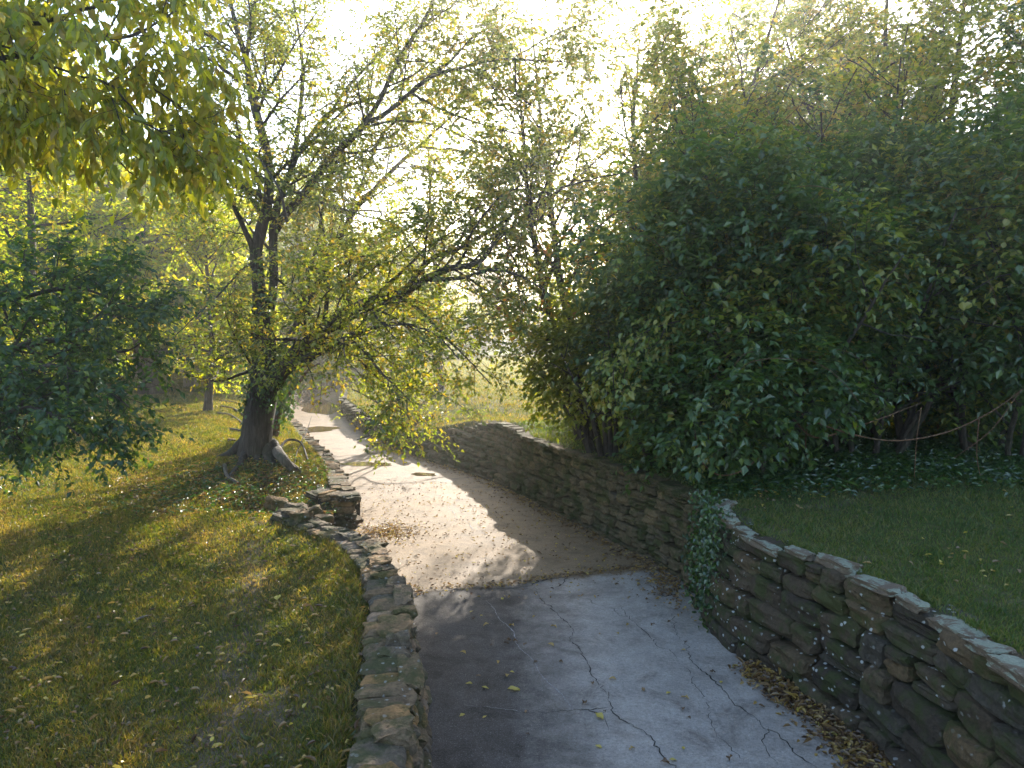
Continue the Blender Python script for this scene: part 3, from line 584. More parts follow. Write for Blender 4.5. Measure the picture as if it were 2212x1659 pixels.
# roots
for (u0, v0, u1, v1, w0) in ((530, 985, 470, 990, 26), (575, 1000, 610, 1042, 40), (560, 1010, 552, 1060, 30), (590, 990, 640, 1010, 14), (535, 1000, 500, 1025, 20)):
    p0 = at(u0, v0 - 35, YT); p1 = on(u1, v1, float(gz(*on(u1, v1, .6)[:2]))); pm = (p0 + p1) / 2 - (0, 0, .08)
    A = spline([p0, pm, p1, p1 + (p1 - pm) * .6 - (0, 0, .06)], 12); main.append((A, np.linspace(w0 * .5 / F_PX * YT, .02, 12)))
upper = [m for m in main[1:-5]]
finish_tree(root, main, M_BARK, M_MAIN,
            [dict(per_m=3.4, lratio=.42, rratio=.42, start=.2, maxL=2.8, minL=.7, trop=.02, wig=.10), dict(per_m=3.6, lratio=.6, rratio=.6, start=.1, maxL=1.4, minL=.4, trop=-.01, wig=.15)],
            (8.8, 9, .5, .09, .048, dict(droop=.28, hang=.35, hi=False, also=.022, huev=.16, tw=.0035)), brs=upper, sides=(14, 5), lump=.06)

# ================================================================ generic grown tree (its own trunk, limbs, crown)
def grow_tree(name, label, loc, h, tr, spread, mb, ml, nl=7, fork=.3, lean=(0, 0), tw=(5, 8, .6, .1, .06, {}), lv=None, group=None, cat='tree', stems=1, low=.25, keep=None, up=.5):
    root = thing(name, label, cat, loc, group); base = np.array(loc, float); big = []
    for k in range(stems):
        d = np.array([lean[0] + rng.normal(0, .08 + .1 * (stems > 1)), lean[1] + rng.normal(0, .08 + .1 * (stems > 1)), 1.0])
        P = poly(base + (rng.normal(0, .12 * (stems > 1)), rng.normal(0, .1 * (stems > 1)), -.1), d, h * rng.uniform(.85, 1), 14, .05, .03)
        r = tr / math.sqrt(stems) * np.linspace(1, .12, 15); r[0] *= 1.35; big.append((P, r))
        for i in range(nl):
            s = low + (1 - low) * (i + .5) / nl; j = int(s * 13); a = rng.random() * 6.28 + i * 2.4
            dd = np.array([math.cos(a), math.sin(a), up + rng.uniform(-.2, .3)]); l = spread * (1.15 - .65 * s) * rng.uniform(.75, 1.15)
            q = poly(P[j], dd, l, 9, .09, .04); big.append((q, np.linspace(r[j] * .5, .012, 10)))
    lv = lv or [dict(per_m=1.3, lratio=.45, rratio=.5, start=.2, maxL=2.4), dict(per_m=1.6, lratio=.5, rratio=.5, start=.1, maxL=1.2)]
    return finish_tree(root, big, mb, ml, lv, tw, sides=(9, 5), keep=keep)
def gl_(x, y): return (x, y, float(gz(x, y)))

# tall open trees behind the thicket
TR = 'tall sparse trees rising behind the thicket'
LV2 = [dict(per_m=2.0, lratio=.5, rratio=.5, start=.15, maxL=2.6), dict(per_m=2.0, lratio=.5, rratio=.5, start=.1, maxL=1.3)]
lo = dict(hi=False, droop=.2, hang=.3, tw=.008)
rt = grow_tree('tree', 'tall thin-leaved tree with several dark stems rising behind the thicket', gl_(6.9, 21), 13, .26, 4.2, M_BARK, M_MAIN, nl=13, stems=3, tw=(6, 9, .65, .14, .08, lo), group=TR, low=.25, lv=LV2)
rt2 = grow_tree('tree', 'single-stemmed sparse tree against the glare right of the big tree', gl_(6.1, 21.8), 10.5, .22, 3.6, M_BARK, M_MAIN, nl=14, stems=2, tw=(7, 9, .65, .15, .09, lo), group=TR, low=.2, lv=LV2)
for x, y, rz, sc, src, lb in ((10.6, 20, 2.1, 1.12, rt, 'leaning forked tree above the right part of the thicket'), (14.5, 18.5, 4, 1.1, rt, 'broad dense tree at the far right above the thicket'),
        (6.0, 36, 1.9, 1.0, rt2, 'feathery tree standing alone beyond the thicket end'), (8.8, 33, 3.3, 1.1, rt, 'many-stemmed thin tree below the sun glare'), (7.6, 28, 1.0, 1.0, rt2, 'thin tree just right of the sun glare, behind the thicket'), (8.7, 26, 3.0, 1.25, rt2, 'tall tree deep behind the middle of the thicket'),
        (12.8, 25, 5.2, 1.3, rt2, 'tall tree between the leaning forked tree and the far right tree'), (18.5, 21, 1.2, 1.2, rt, 'outermost tree at the right edge behind the thicket')):
    copy_tree(src, gl_(x, y), rz, sc, lb)

nr = dict(droop=.25, hang=.35, tw=.004)
grow_tree('tree', 'olive-leaved tree growing out of the left end of the thicket, crown meeting the big tree', gl_(1.5, 13.9), 8.8, .15, 2.9, M_BARK, M_MAIN, nl=14, stems=2, tw=(9, 9, .5, .105, .058, nr), low=.42, up=.35, lv=LV2, group=TR)
grow_tree('tree', 'taller olive-leaved tree just behind the left end of the thicket', gl_(3.4, 15.4), 10, .17, 2.9, M_BARK, M_MAIN, nl=14, stems=2, tw=(8, 9, .5, .11, .06, nr), low=.35, up=.45, lv=LV2, group=TR)
for x, y, h, m_, lb in ((5.3, 13.5, 7.6, M_BUSH, 'young tree poking out of the thicket left of its tallest bushes'), (7.5, 13.4, 8.2, M_MAIN, 'young olive tree poking out of the middle of the thicket'), (9.7, 13.6, 8.6, M_BUSH, 'young tree poking out of the right part of the thicket'), (12.2, 13.6, 8.2, M_MAIN, 'young olive tree at the right edge of the thicket')):
    grow_tree('tree', lb, gl_(x, y), h, .1, 2.1, M_BARK, m_, nl=11, stems=2, tw=(8, 9, .5, .11, .062, nr), low=.45, up=.6, lv=LV2, group='young trees rising out of the thicket')
grow_tree('tree', 'slim tree on the right bank seen between the limbs of the big tree', gl_(-2.6, 26), 9.8, .14, 2.9, M_BARK, M_MAIN, nl=12, tw=(7, 9, .6, .13, .07, lo), low=.5, up=.35, lv=LV2, group=TR)
# yellow-green trees on the left lawn
TL = 'backlit yellow-green trees beyond the left lawn'
ly = dict(hi=False, droop=.3, hang=.4, tw=.01)
lt = grow_tree('tree', 'backlit yellow-green tree with a pale straight trunk on the left lawn', gl_(-15.6, 35), 11, .27, 5.2, M_PALE, M_YEL, nl=16, tw=(7.5, 9, .85, .24, .15, ly), group=TL, low=.24, up=.05, lv=LV2)
lt2 = grow_tree('tree', 'wide tree with a thick dark trunk at the edge of the left lawn', gl_(-15.4, 30.8), 10, .5, 5.5, M_BARK, M_YEL, nl=17, tw=(6.5, 9, .85, .24, .15, ly), group=TL, low=.22, up=.02, lv=LV2)
spots = [(-21, 29, 1, 1.1, lt2, 'wide yellow-green tree left of the thick dark trunk'), (-13, 44, 2, 1.1, lt, 'yellow-green tree well behind the pale straight trunk'),
         (-21, 40, 3, 1.15, lt, 'tall yellow-green tree between the two lawn trunks and the left edge'), (-28, 36, 5, 1.3, lt2, 'large yellow-green tree at the far left edge'),
         (-17.5, 52, 4, 1.2, lt2, 'yellow-green tree at the back of the lawn behind the big tree'), (-9, 55, .5, 1.0, lt, 'yellow-green tree beyond the far bend of the channel'),
         (-28, 50, 1.5, 1.5, lt, 'tallest yellow-green tree at the back of the left lawn'), (-24, 33, 3.6, 1.55, lt, 'very tall yellow-green tree behind the overhanging boughs'), (-11.5, 50, 5.5, 1.15, lt2, 'yellow-green tree framed between the big trunk and its low limb'), (-6.5, 62, 2.2, 1.0, lt, 'yellow-green tree over the vanishing end of the channel'), (-37, 45, 2.5, 1.5, lt2, 'outermost yellow-green tree behind the left foliage')]
for x, y, rz, sc, src, lb in spots: copy_tree(src, gl_(x, y), rz, sc, lb)
grow_tree('tree', 'green and yellow tree filling the left edge under the overhanging branches', gl_(-12.8, 19.5), 9, .2, 3.6, M_BARK, M_YEL, nl=20, tw=(8, 9, .6, .14, .085, lo), low=.15, up=.1, group=TL, lv=LV2)
grow_tree('tree', 'slim green-yellow tree left of the big tree with low arching branches', gl_(-10.4, 24.5), 8, .14, 3.0, M_BARK, M_YEL, nl=17, tw=(11, 9, .6, .15, .09, lo), low=.2, up=.15, group=TL, lv=LV2)

# far edge of the park
FE = 'trees along the far edge of the lawn'
ft = grow_tree('tree', 'autumn tree with orange-tinged leaves at the far end of the lawn', gl_(-3, 82), 11, .3, 5, M_BARK, M_FAR, nl=16, tw=(3.4, 9, 1.1, .34, .24, dict(droop=.2, tw=.02)), group=FE, low=.2, up=.4)
ft2 = grow_tree('tree', 'bare-legged pair of thin trunks at the far end of the lawn', gl_(-1.0, 74), 10.5, .26, 3.2, M_BARK, M_FAR, nl=12, stems=2, tw=(2.2, 8, 1, .3, .2, dict(droop=.2, tw=.02)), group=FE, low=.45, up=.5)
fb = grow_tree('bush', 'rounded grey-green bush at the far end of the lawn', gl_(1.5, 64), 3.0, .1, 2.4, M_BARK, M_FARD, nl=12, stems=4, tw=(3, 8, .8, .3, .18, dict(droop=.1, tw=.02)), low=.05, up=.2, group='bushes along the far edge of the lawn', cat='bush')
i = 0
FW = ('far tree behind the left trunks', 'far tree showing through the big tree’s stems', 'far tree seen under the low limbs', 'far tree right of the pair of thin trunks', 'far tree behind the thicket’s left end', 'far tree hidden mostly by the thicket', 'far tree beyond the tall sparse trees', 'far tree at the right end of the row')
for x in (-42, -30, -20, -11, 4, 10, 17, 25, 34): 
    y = 82 + 4 * math.sin(x); copy_tree(ft if i % 3 else ft2, gl_(x, y), x, .95 + .12 * math.sin(x * 3), ('%s, number %s from the left' % ('autumn tree in the far row', ('one', 'two', 'three', 'four', 'five', 'six', 'seven', 'eight', 'nine')[i])) if 0 else FW[min(i, 7)].replace('’', "'") if i < 8 else 'outermost far tree behind the right thicket'); i += 1
for k, (x, y) in enumerate(((-8, 63), (-3.8, 61), (-14, 62), (-25, 60), (-34, 58), (6, 62), (12, 60), (20, 58))):
    copy_tree(fb, gl_(x, y), x, .9 + .25 * math.sin(x), ('grey-green bush under the low limbs of the big tree', 'grey-green bush beside the thin trunks', 'low bush at the end of the left lawn', 'bush behind the thick dark trunk', 'bush at the far left edge of the lawn', 'bush behind the left end of the thicket', 'bush behind the middle of the thicket', 'bush behind the right of the thicket')[k])
# closed wood beyond
g = Geo(); n = 26000; a = rng.uniform(-1.0, 1.0, n); rr = rng.uniform(98, 116, n); P = np.stack([np.sin(a) * rr, np.cos(a) * rr, np.abs(rng.normal(0, 1, n)) * 1.0 + rng.random(n) ** 1.3 * (8 + 2.5 * np.sin(a * 17) + 1.5 * np.sin(a * 41))], 1)
leaves(g, P, rv(n) - UP * .4, rv(n) + UP * .6, .9 * (.6 + rng.random(n)), .6, rng.random(n))
for k in range(90):
    aa = rng.uniform(-.9, .9); q = rng.uniform(96, 108); tube(g, poly(np.array([math.sin(aa) * q, math.cos(aa) * q, 0]), np.array([0, 0, 1.0]), 9, 8, .06, .02), np.linspace(.28, .05, 9), 5, mat=1)
tag(g.build('distant_wood', [M_FARD, M_BARK]), 'distant wood closing off the park beyond the lawn', 'wood', kind='stuff')
# ================================================================ thicket on the right bank
def shrub(name, label, x, y, rx, ry, h, ml, n, k=8, ll=.125, lw=.075, L=.55, overhang=.0, group=None, zb=None, stems=9, lobes=16, cat='bush', inner=.25, hue=None, low=.25, spikes=0):
    z0 = float(gz(x, y)) if zb is None else zb; root = thing(name, label, cat, (x, y, z0), group)
    gw = Geo(); gb = Geo(); gl = Geo(); stem = []
    for i in range(stems):
        a = rng.random() * 6.28; P = poly(np.array([x + .25 * rx * math.cos(a), y + .25 * ry * math.sin(a), z0 - .1]), np.array([math.cos(a) * .35, math.sin(a) * .35, 1]), h * rng.uniform(.6, .85), 9, .1, .0)
        stem.append((P, np.linspace(.05, .012, 10))); tube(gw, P, stem[-1][1], 6)
    b2 = sprout(stem, 1.6, .5, .6, ang=(30, 70), maxL=1.6, minL=.5)
    for P, r in b2: tube(gb, P, r, 4)
    # leafy lobes of uneven size over an uneven envelope
    u = rv(lobes); u[:, 2] = u[:, 2] * .9 + .15; u = nrm(u); C = np.array([x, y, z0 + h * .52]); R_ = np.array([rx, ry, h * .48])
    lc = C + u * R_ * rng.uniform(.55, 1.05, (lobes, 1)); lr = rng.uniform(.2, .55, lobes) * min(rx, h * .5)
    lc = np.vstack([lc, C[None]]); lr = np.append(lr, min(rx, ry) * .75)
    w_ = lr ** 2; idx = rng.choice(len(lr), n, p=w_ / w_.sum()); d = rv(n); rad = np.where(rng.random(n) < inner, rng.random(n) ** .5, rng.uniform(.75, 1.12, n)) * lr[idx]
    P = lc[idx] + d * rad[:, None] * [1, 1, .85]; hues = (rng.random(len(lr)) ** 1.5 if hue is None else np.full(len(lr), hue))[idx] * .62 + rng.random(n) * .33
    ok = P[:, 2] > np.maximum(gz(P[:, 0], P[:, 1]), z0) * 0 + z0 + low * (1 + .5 * np.sin(P[:, 0] * 3)) ; P = P[ok]; d = d[ok]; hues = hues[ok]
    twigs(gl, gb, P, nrm(d + UP * .3), L, k, ll, lw, ang=.7, droop=.35, hang=.3, up=.2, hue=hues, huev=.14, tw=.003, upn=1.5)
    if spikes:                                        # upright leafy shoots standing out of the top
        a = rng.random(spikes) * 6.28; q = np.sqrt(rng.random(spikes)) * .9
        Q = np.stack([x + q * rx * 1.1 * np.cos(a), y - abs(q * ry * np.sin(a)) * 1.1, z0 + h * (.55 + .42 * np.sqrt(1 - q * q) - .25 * rng.random(spikes))], 1)
        twigs(gl, gb, Q, nrm(np.tile(UP, (spikes, 1)) + rng.normal(0, .25, (spikes, 3))), 1.1, 22, ll * .85, lw * .7, ang=.4, droop=.25, hang=.6, up=1.4, hue=rng.uniform(.2, .75, spikes), huev=.1, tw=.004)
    for i in range(max(int(n / 330), 4)):            # long arching canes standing out of the leaves
        j = rng.integers(len(lr)); d0 = rv(1)[0]; d0[1] = -abs(d0[1]) - .3; d0[2] = abs(d0[2]) * .6; p0 = lc[j] + d0 * lr[j] * .7
        if p0[2] < z0 + .5: continue
        tube(gb, poly(p0, d0 + UP * .5, rng.uniform(.7, 1.6), 10, .1, -.13), np.linspace(.007, .003, 11), 4, mat=1)
    gw.build('stems', M_BARK, root); gb.build('branches', [M_TWIG, M_RED], root); gl.build('foliage', ml, root)
    return root
TG = 'overgrown bushes forming the thicket on the right bank'
shrub('bush', 'left end of the dark thicket, drooping over the stone wall', 1.75, 12.4, 1.45, 1.1, 3.0, M_MAIN, 2300, group=TG, low=.05)
shrub('bush', 'dark bush hanging over the middle of the tall stone wall', 2.7, 11.3, 1.65, 1.6, 3.7, M_BUSH, 3300, group=TG, low=-.65)
shrub('bush', 'bush behind the ivy-covered wall junction, thin stems showing below', 3.5, 10.7, 1.7, 1.5, 4.3, M_BUSH, 4200, group=TG, low=.0, spikes=34)
shrub('bush', 'tall dark bush in the middle of the right lawn edge', 5.7, 11.7, 2.1, 1.7, 5.2, M_BUSH, 5200, group=TG, low=.6, spikes=60)
shrub('bush', 'tallest dark bush towards the right edge, shoots standing from its top', 7.9, 11.4, 2.2, 1.8, 5.3, M_BUSH, 5600, group=TG, low=.6, spikes=60)
shrub('bush', 'outermost dark bush at the right edge of the picture', 10.4, 11.6, 2.3, 1.9, 5.4, M_BUSH, 4200, group=TG, low=.5, spikes=50)
shrub('bush', 'sunlit yellowish bush behind the left end of the thicket', 3.7, 17.4, 2.1, 1.8, 5.0, M_YEL, 3600, ll=.12, lw=.07, L=.6, group=TG)
shrub('bush', 'tall bush between the thicket and the sparse trees', 5.6, 15.8, 2.6, 1.8, 5.5, M_MAIN, 3200, ll=.12, lw=.07, L=.6, group=TG)
shrub('bush', 'olive-leaved back bush rising over the middle of the thicket', 9.4, 15.6, 2.8, 1.8, 5.9, M_MAIN, 2600, ll=.12, lw=.07, L=.6, group=TG)
shrub('bush', 'dark back bush over the right edge of the thicket', 12.8, 15.4, 2.6, 1.8, 5.8, M_BUSH, 2600, ll=.12, lw=.07, L=.6, group=TG)
for x, y, lb in ((4.6, 14.3, 'low bush closing the gap beneath the left of the tall bushes'), (7.0, 14.2, 'low bush closing the gap beneath the middle of the tall bushes'), (9.4, 14.2, 'low bush closing the gap beneath the right of the tall bushes'), (12.2, 14.6, 'low bush closing the gap at the far right beneath the tall bushes')):
    shrub('bush', lb, x, y, 1.7, .9, 2.6, M_BUSH, 1900, ll=.13, lw=.08, group=TG, low=-.2, stems=5, lobes=12)
# climbing vine of orange leaves between the big tree and the thicket
def veil(name, label, cat, curtain, ml, n, ll, lw, L=.4, k=7, hue=None, hi=False, sc=.3, hang=.6):
    """curtain: list of picture polylines (u,v,Y); leaves hung along them"""
    P0 = at(*curtain[0][0]); root = thing(name, label, cat, P0); gw = Geo(); gl = Geo(); ls = []
    for c in curtain:
        A = spline([at(*p) for p in c], 14); ls.append((A, np.full(14, .006))); tube(gw, A, np.linspace(.011, .005, 14), 5)
    tot = sum(np.linalg.norm(np.diff(p, axis=0), axis=1).sum() for p, r in ls); P, T = sample_on(ls, n / tot, 0); P = P + rng.normal(0, sc, P.shape) * [1, 1, 1]
    twigs(gl, gw, P, T, L, k, ll, lw, droop=.5, hang=hang, up=0, hue=hue, hi=hi, tw=.003)
    gw.build('stem', M_TWIG, root); gl.build('leaves', ml, root); return root
veil('vine', 'orange and yellow vine hanging between the big tree and the thicket', 'vine', [[(1090, 500, 12), (1100, 560, 12), (1120, 620, 12), (1130, 680, 12)], [(1150, 470, 12.5), (1180, 560, 12.4), (1190, 650, 12.4)], [(1030, 560, 12), (1080, 610, 11.8), (1120, 660, 11.8)], [(1240, 480, 12.6), (1250, 560, 12.6), (1230, 620, 12.4)]], M_ORG, 45, .11, .09, .4, 5, sc=.2)
veil('vine', 'light green heart-leaved vine draped down the front of the thicket', 'vine', [[(1500, 690, 9.9), (1440, 700, 9.8), (1370, 730, 9.8), (1340, 770, 9.8)], [(1380, 730, 9.8), (1350, 800, 9.75), (1345, 860, 9.75)], [(1440, 700, 9.8), (1420, 740, 9.75), (1375, 765, 9.75)], [(1345, 770, 9.8), (1325, 800, 9.7), (1330, 880, 9.7)]], M_VINE, 110, .085, .065, .3, 5, sc=.16, hi=True)
veil('vine', 'short light green vine strand right of the heart-leaved vine', 'vine', [[(1560, 820, 9.8), (1590, 850, 9.7), (1575, 900, 9.7)], [(1500, 915, 9.7), (1530, 940, 9.6), (1520, 990, 9.6)]], M_VINE, 34, .085, .07, .25, 5, sc=.09, hi=True)
veil('vine', 'vine with pale yellow heart leaves high on the right of the thicket', 'vine', [[(2205, 590, 9.3), (2150, 600, 9.3), (2080, 640, 9.3)], [(1880, 590, 9.4), (1870, 640, 9.4), (1850, 700, 9.4)], [(2130, 500, 9.3), (2160, 560, 9.3)]], M_VINE, 22, .1, .08, .25, 3, hue=.7, sc=.15, hi=True)
for (pts, lb) in (([(1475, 1000, 9.5), (1520, 1010, 9.3), (1516, 970, 9.6), (1510, 960, 9.6)], ''),): pass
def bare(label, curves, r=.009):
    P0 = at(*curves[0][0]); root = thing('hanging_vine', label, 'vine', P0, 'bare vines looping under the thicket'); g = Geo()
    for c in curves: tube(g, spline([at(*p) for p in c], 26), np.linspace(r, r * .5, 26), 6)
    g.build('stem', M_RED, root)
bare('long bare vine looping across the thicket and rising to the right edge', [[(1670, 850, 9.6), (1710, 900, 9.4), (1760, 945, 9.2), (1830, 928, 9.2), (1900, 905, 9.4), (1990, 870, 9.7)]], .013)
bare('bare vine sagging lowest under the middle of the thicket', [[(1675, 838, 9.6), (1740, 900, 9.3), (1830, 935, 9.1), (1930, 952, 9), (2040, 935, 9.1), (2140, 890, 9.3), (2210, 840, 9.5)]], .013)
bare('hooked bare vine dangling at the left of the dark gap', [[(1500, 930, 9.6), (1512, 990, 9.3), (1550, 1025, 9.2), (1600, 1018, 9.3), (1650, 980, 9.6)]], .012)
bare('thin vertical vines dangling over the shaded lawn at right', [[(1990, 880, 9.4), (1980, 950, 9.3), (1975, 1030, 9.25)], [(2115, 900, 9.2), (2110, 980, 9.2), (2120, 1040, 9.2)], [(1745, 915, 9.4), (1740, 960, 9.4), (1750, 1000, 9.4)], [(2200, 850, 9.1), (2140, 930, 9.1), (2060, 990, 9.2)]], .008)

# ================================================================ near-left dark tree reaching in, and overhead boughs
def limbs_(L): return [limb(p) for p in L]
root = thing('tree', 'dark leafy tree reaching in from the left edge above the lawn', 'tree', gl_(-9.6, 10.8))
tk = [(spline([gl_(-9.6, 10.8), (-9.3, 10.7, 2.6), (-8.9, 10.6, 4.6), (-8.7, 10.5, 6.2)], 20), np.linspace(.3, .1, 20))]
tk += limbs_([[(-170, 800, 10.5, 30), (-40, 790, 10.2, 18), (60, 740, 9.9, 13), (130, 730, 9.7, 10), (190, 700, 9.5, 7), (240, 650, 9.4, 4)],
              [(-170, 860, 10.5, 26), (-30, 830, 10, 16), (60, 800, 9.6, 12), (130, 790, 9.3, 9), (210, 830, 9.1, 6), (280, 880, 9, 4)],
              [(-170, 740, 10.6, 26), (-20, 660, 10.4, 16), (60, 640, 10.2, 11), (150, 620, 10, 8), (230, 640, 9.8, 5), (300, 670, 9.7, 3)],
              [(-200, 880, 10.3, 22), (-40, 900, 9.6, 14), (50, 880, 9.1, 10), (120, 900, 8.8, 7), (170, 940, 8.6, 4)],
              [(60, 800, 9.6, 9), (130, 760, 9.9, 8), (200, 750, 10.2, 6), (270, 760, 10.5, 5), (330, 720, 10.8, 3)]])
finish_tree(root, tk, M_BARK, M_DARK, [dict(per_m=5, lratio=.36, rratio=.5, start=.15, maxL=1.8, minL=.5, trop=-.03, wig=.14), dict(per_m=3.2, lratio=.5, rratio=.6, start=.1, maxL=.8, minL=.25)],
            (11, 9, .42, .1, .058, dict(droop=.3, hang=.4, also=.2, tw=.003, up=.1)), sides=(10, 5), brs=tk[1:])
root = thing('tree', 'tree outside the frame whose yellow-green boughs hang into the upper left corner', 'tree', gl_(-7.6, 5.0))
tk = [(spline([gl_(-7.6, 5.0), (-7.4, 5.0, 3), (-7.2, 5.1, 5.2), (-7.0, 5.2, 7)], 20), np.linspace(.28, .12, 20))]
tk += limbs_([[(-900, 230, 5.2, 60), (-300, 110, 5.3, 18), (0, 57, 5.2, 11), (80, 50, 5.2, 10), (150, 30, 5.3, 9), (235, 0, 5.4, 8), (300, -40, 5.5, 5)],
              [(-900, 300, 5.1, 60), (-250, 120, 5.1, 20), (0, 122, 5.1, 12), (90, 125, 5.1, 11), (150, 108, 5.1, 10), (190, 88, 5.1, 10), (270, 80, 5.2, 8), (330, 55, 5.4, 6), (400, 10, 5.6, 4)],
              [(-700, 150, 5, 40), (-200, 60, 4.9, 12), (0, 97, 4.9, 6), (80, 135, 4.9, 6), (160, 160, 5, 6), (235, 183, 5.1, 6), (275, 222, 5.2, 5), (320, 270, 5.3, 4), (400, 300, 5.5, 3)],
              [(-800, 340, 5.3, 50), (-300, 210, 5.5, 14), (0, 192, 5.6, 9), (90, 206, 5.7, 7), (160, 215, 5.8, 5), (250, 300, 5.9, 3), (330, 370, 6.0, 2)],
              [(90, 125, 5.1, 5), (140, 180, 5.3, 4), (190, 260, 5.4, 4), (240, 330, 5.5, 3), (300, 390, 5.6, 2)],
              [(250, 82, 5.2, 4), (280, 140, 5.3, 4), (330, 190, 5.4, 3), (390, 230, 5.5, 3), (450, 290, 5.6, 2)],
              [(300, 60, 5.3, 4), (350, 90, 5.5, 4), (400, 110, 5.6, 3), (450, 100, 5.7, 2)],
              [(-200, -40, 5.6, 10), (0, -60, 5.7, 7), (150, -70, 5.8, 6), (300, -60, 5.9, 5), (430, -20, 6, 3)]])
finish_tree(root, tk, M_BARK, M_BIG, [dict(per_m=4.2, lratio=.2, rratio=.5, start=.35, maxL=1.1, minL=.4, trop=-.06, wig=.12), dict(per_m=3.0, lratio=.6, rratio=.6, start=.1, maxL=.5, minL=.2, trop=-.06)],
            (17, 9, .42, .094, .046, dict(droop=.5, hang=.95, hi=True, also=.04, tw=.0022, up=-.1, huev=.12)), sides=(10, 5), brs=tk[1:])

# saplings, stumps, roots, logs
def sapling(label, uvs, Yb, ml, per=7, ll=.075, name='sapling'):
    b = at(*uvs[0][0][:2], Yb); root = thing(name, label, 'sapling', b); big = [limb([(u, v, Yb + dy, w) for u, v, dy, w in c], 12) for c in uvs]
    finish_tree(root, big, M_BARK, ml, [dict(per_m=2.4, lratio=.35, rratio=.5, start=.35, maxL=1.2, minL=.3, trop=-.02)], (per, 7, .35, ll, ll * .55, dict(also=.06, hang=.4)), sides=(7, 4))
sapling('young sapling with thin crossing stems on the right bank before the stepped wall', [[(872, 914, 0, 9), (858, 862, 0, 7), (846, 800, -.2, 6), (835, 740, -.4, 4), (800, 700, -.5, 3)], [(875, 914, 0, 6), (868, 850, .3, 5), (880, 790, .5, 4), (905, 720, .6, 3)],
        [(885, 910, 0, 5), (880, 860, -.4, 4), (920, 810, -.8, 4), (960, 780, -1, 2)], [(862, 870, 0, 5), (830, 820, .3, 4), (800, 790, .5, 3), (760, 770, .6, 2)], [(890, 860, 0, 4), (940, 850, -.4, 4), (1000, 880, -.8, 3), (1040, 930, -1, 2)]], 19.6, M_MAIN, 11, .075)
sapling('low leafy shrub overhanging the low wall across from the big tree', [[(830, 925, 0, 7), (800, 900, -.4, 5), (770, 895, -.8, 4), (735, 900, -1, 2)], [(850, 925, 0, 6), (840, 890, -.3, 5), (800, 860, -.5, 4), (760, 840, -.6, 3)], [(870, 935, 0, 6), (840, 930, -.7, 5), (800, 940, -1.2, 4), (770, 950, -1.5, 2)]], 20.6, M_MAIN, 16, .08, 'shrub')
sapling('slender pale-leaved sapling beyond the post-like trunk behind the big tree', [[(515, 760, 0, 6), (525, 700, 0, 5), (535, 640, 0, 4), (520, 590, 0, 3)], [(525, 700, 0, 4), (500, 650, 0, 3), (470, 620, 0, 2)]], 26, M_YEL, 8, .13)
p = on(590, 940, .6); root = thing('stump', 'curved reddish stump wrapped in ivy behind the big trunk', 'stump', p)
YB = p[1]; g = Geo(); A, r = limb([(580, 945, YB, 44), (592, 915, YB, 26), (601, 880, YB, 20), (603, 840, YB, 17), (600, 790, YB + .1, 12)], 16); tube(g, A, r, 10, lump=.1)
A, r = limb([(578, 935, YB, 20), (582, 900, YB, 10), (590, 870, YB, 6)], 8); tube(g, A, r, 8, lump=.1); g.build('wood', M_RED, root)
def ivy(label, poly_uv, Y, n, spread, ll=.075, m=None):
    P0 = at(poly_uv[0][0], poly_uv[0][1], Y); root = thing('ivy', label, 'ivy', P0, 'ivy climbing the big tree'); g = Geo()
    ls = [(spline([at(u, v, Y) for u, v in poly_uv], 20), None)]; P, T = sample_on([(ls[0][0], None)], n / np.linalg.norm(np.diff(ls[0][0], axis=0), axis=1).sum(), 0)
    d = rv(len(P)); d[:, 1] = -abs(d[:, 1]) * .8; P = P + d * spread * (.8 + .45 * rng.random((len(P), 1)))
    h = rng.random(len(P)); leaves(g, P, rv(len(P)) - UP * .8 + d * .4, d + UP * .4 + rng.normal(0, .3, P.shape), ll * (.6 + .8 * h), ll * .9, rng.random(len(P)), True)
    g.build('leaves', m or M_IVY, root); g2 = Geo()
    for k in range(5): tube(g2, ls[0][0] + rng.normal(0, spread * .4, 3) * [1, .3, 1] - (0, spread * .9, 0), .008, 4)
    g2.build('stems', M_TWIG, root)
ivy('dense ivy wrapped round the trunk just below its fork', [(555, 900), (560, 850), (565, 800), (562, 740)], YT, 560, .3)
ivy('ivy growing along the underside of the heavy low limb', [(575, 860), (600, 820), (640, 770), (700, 720)], YT - .2, 700, .25)
ivy('ivy higher up on the two upright stems', [(566, 730), (570, 640), (562, 560)], YT, 260, .22)
ivy('ivy mass hanging over the curved stump behind the trunk', [(615, 780), (612, 830), (605, 870), (595, 905)], YB + .1, 800, .36, .1)
# ivy curtain on the wall junction
root = thing('ivy', 'ivy curtain spilling over the corner where the two right walls meet', 'ivy', (2.25, 8.4, .6)); g = Geo(); n = 1500
t = rng.random(n); q = np.array([path_eval(W_RN, 6.2 + .9 * a * 2)[0] if a < .5 else path_eval(W_RF, (a - .5) * 1.3)[0] for a in t]); z = rng.random(n) ** .8 * 1.3
P = np.stack([q[:, 0] - .04 + z * .11 + rng.normal(0, .06, n), q[:, 1] - .05 + rng.normal(0, .06, n), z], 1); leaves(g, P, rv(n) - UP, rv(n) + np.array([-.8, -.6, .3]), .05 * (.5 + 1.0 * rng.random(n)), .045, rng.random(n) ** 1.3, True); g.build('leaves', M_IVY, root)

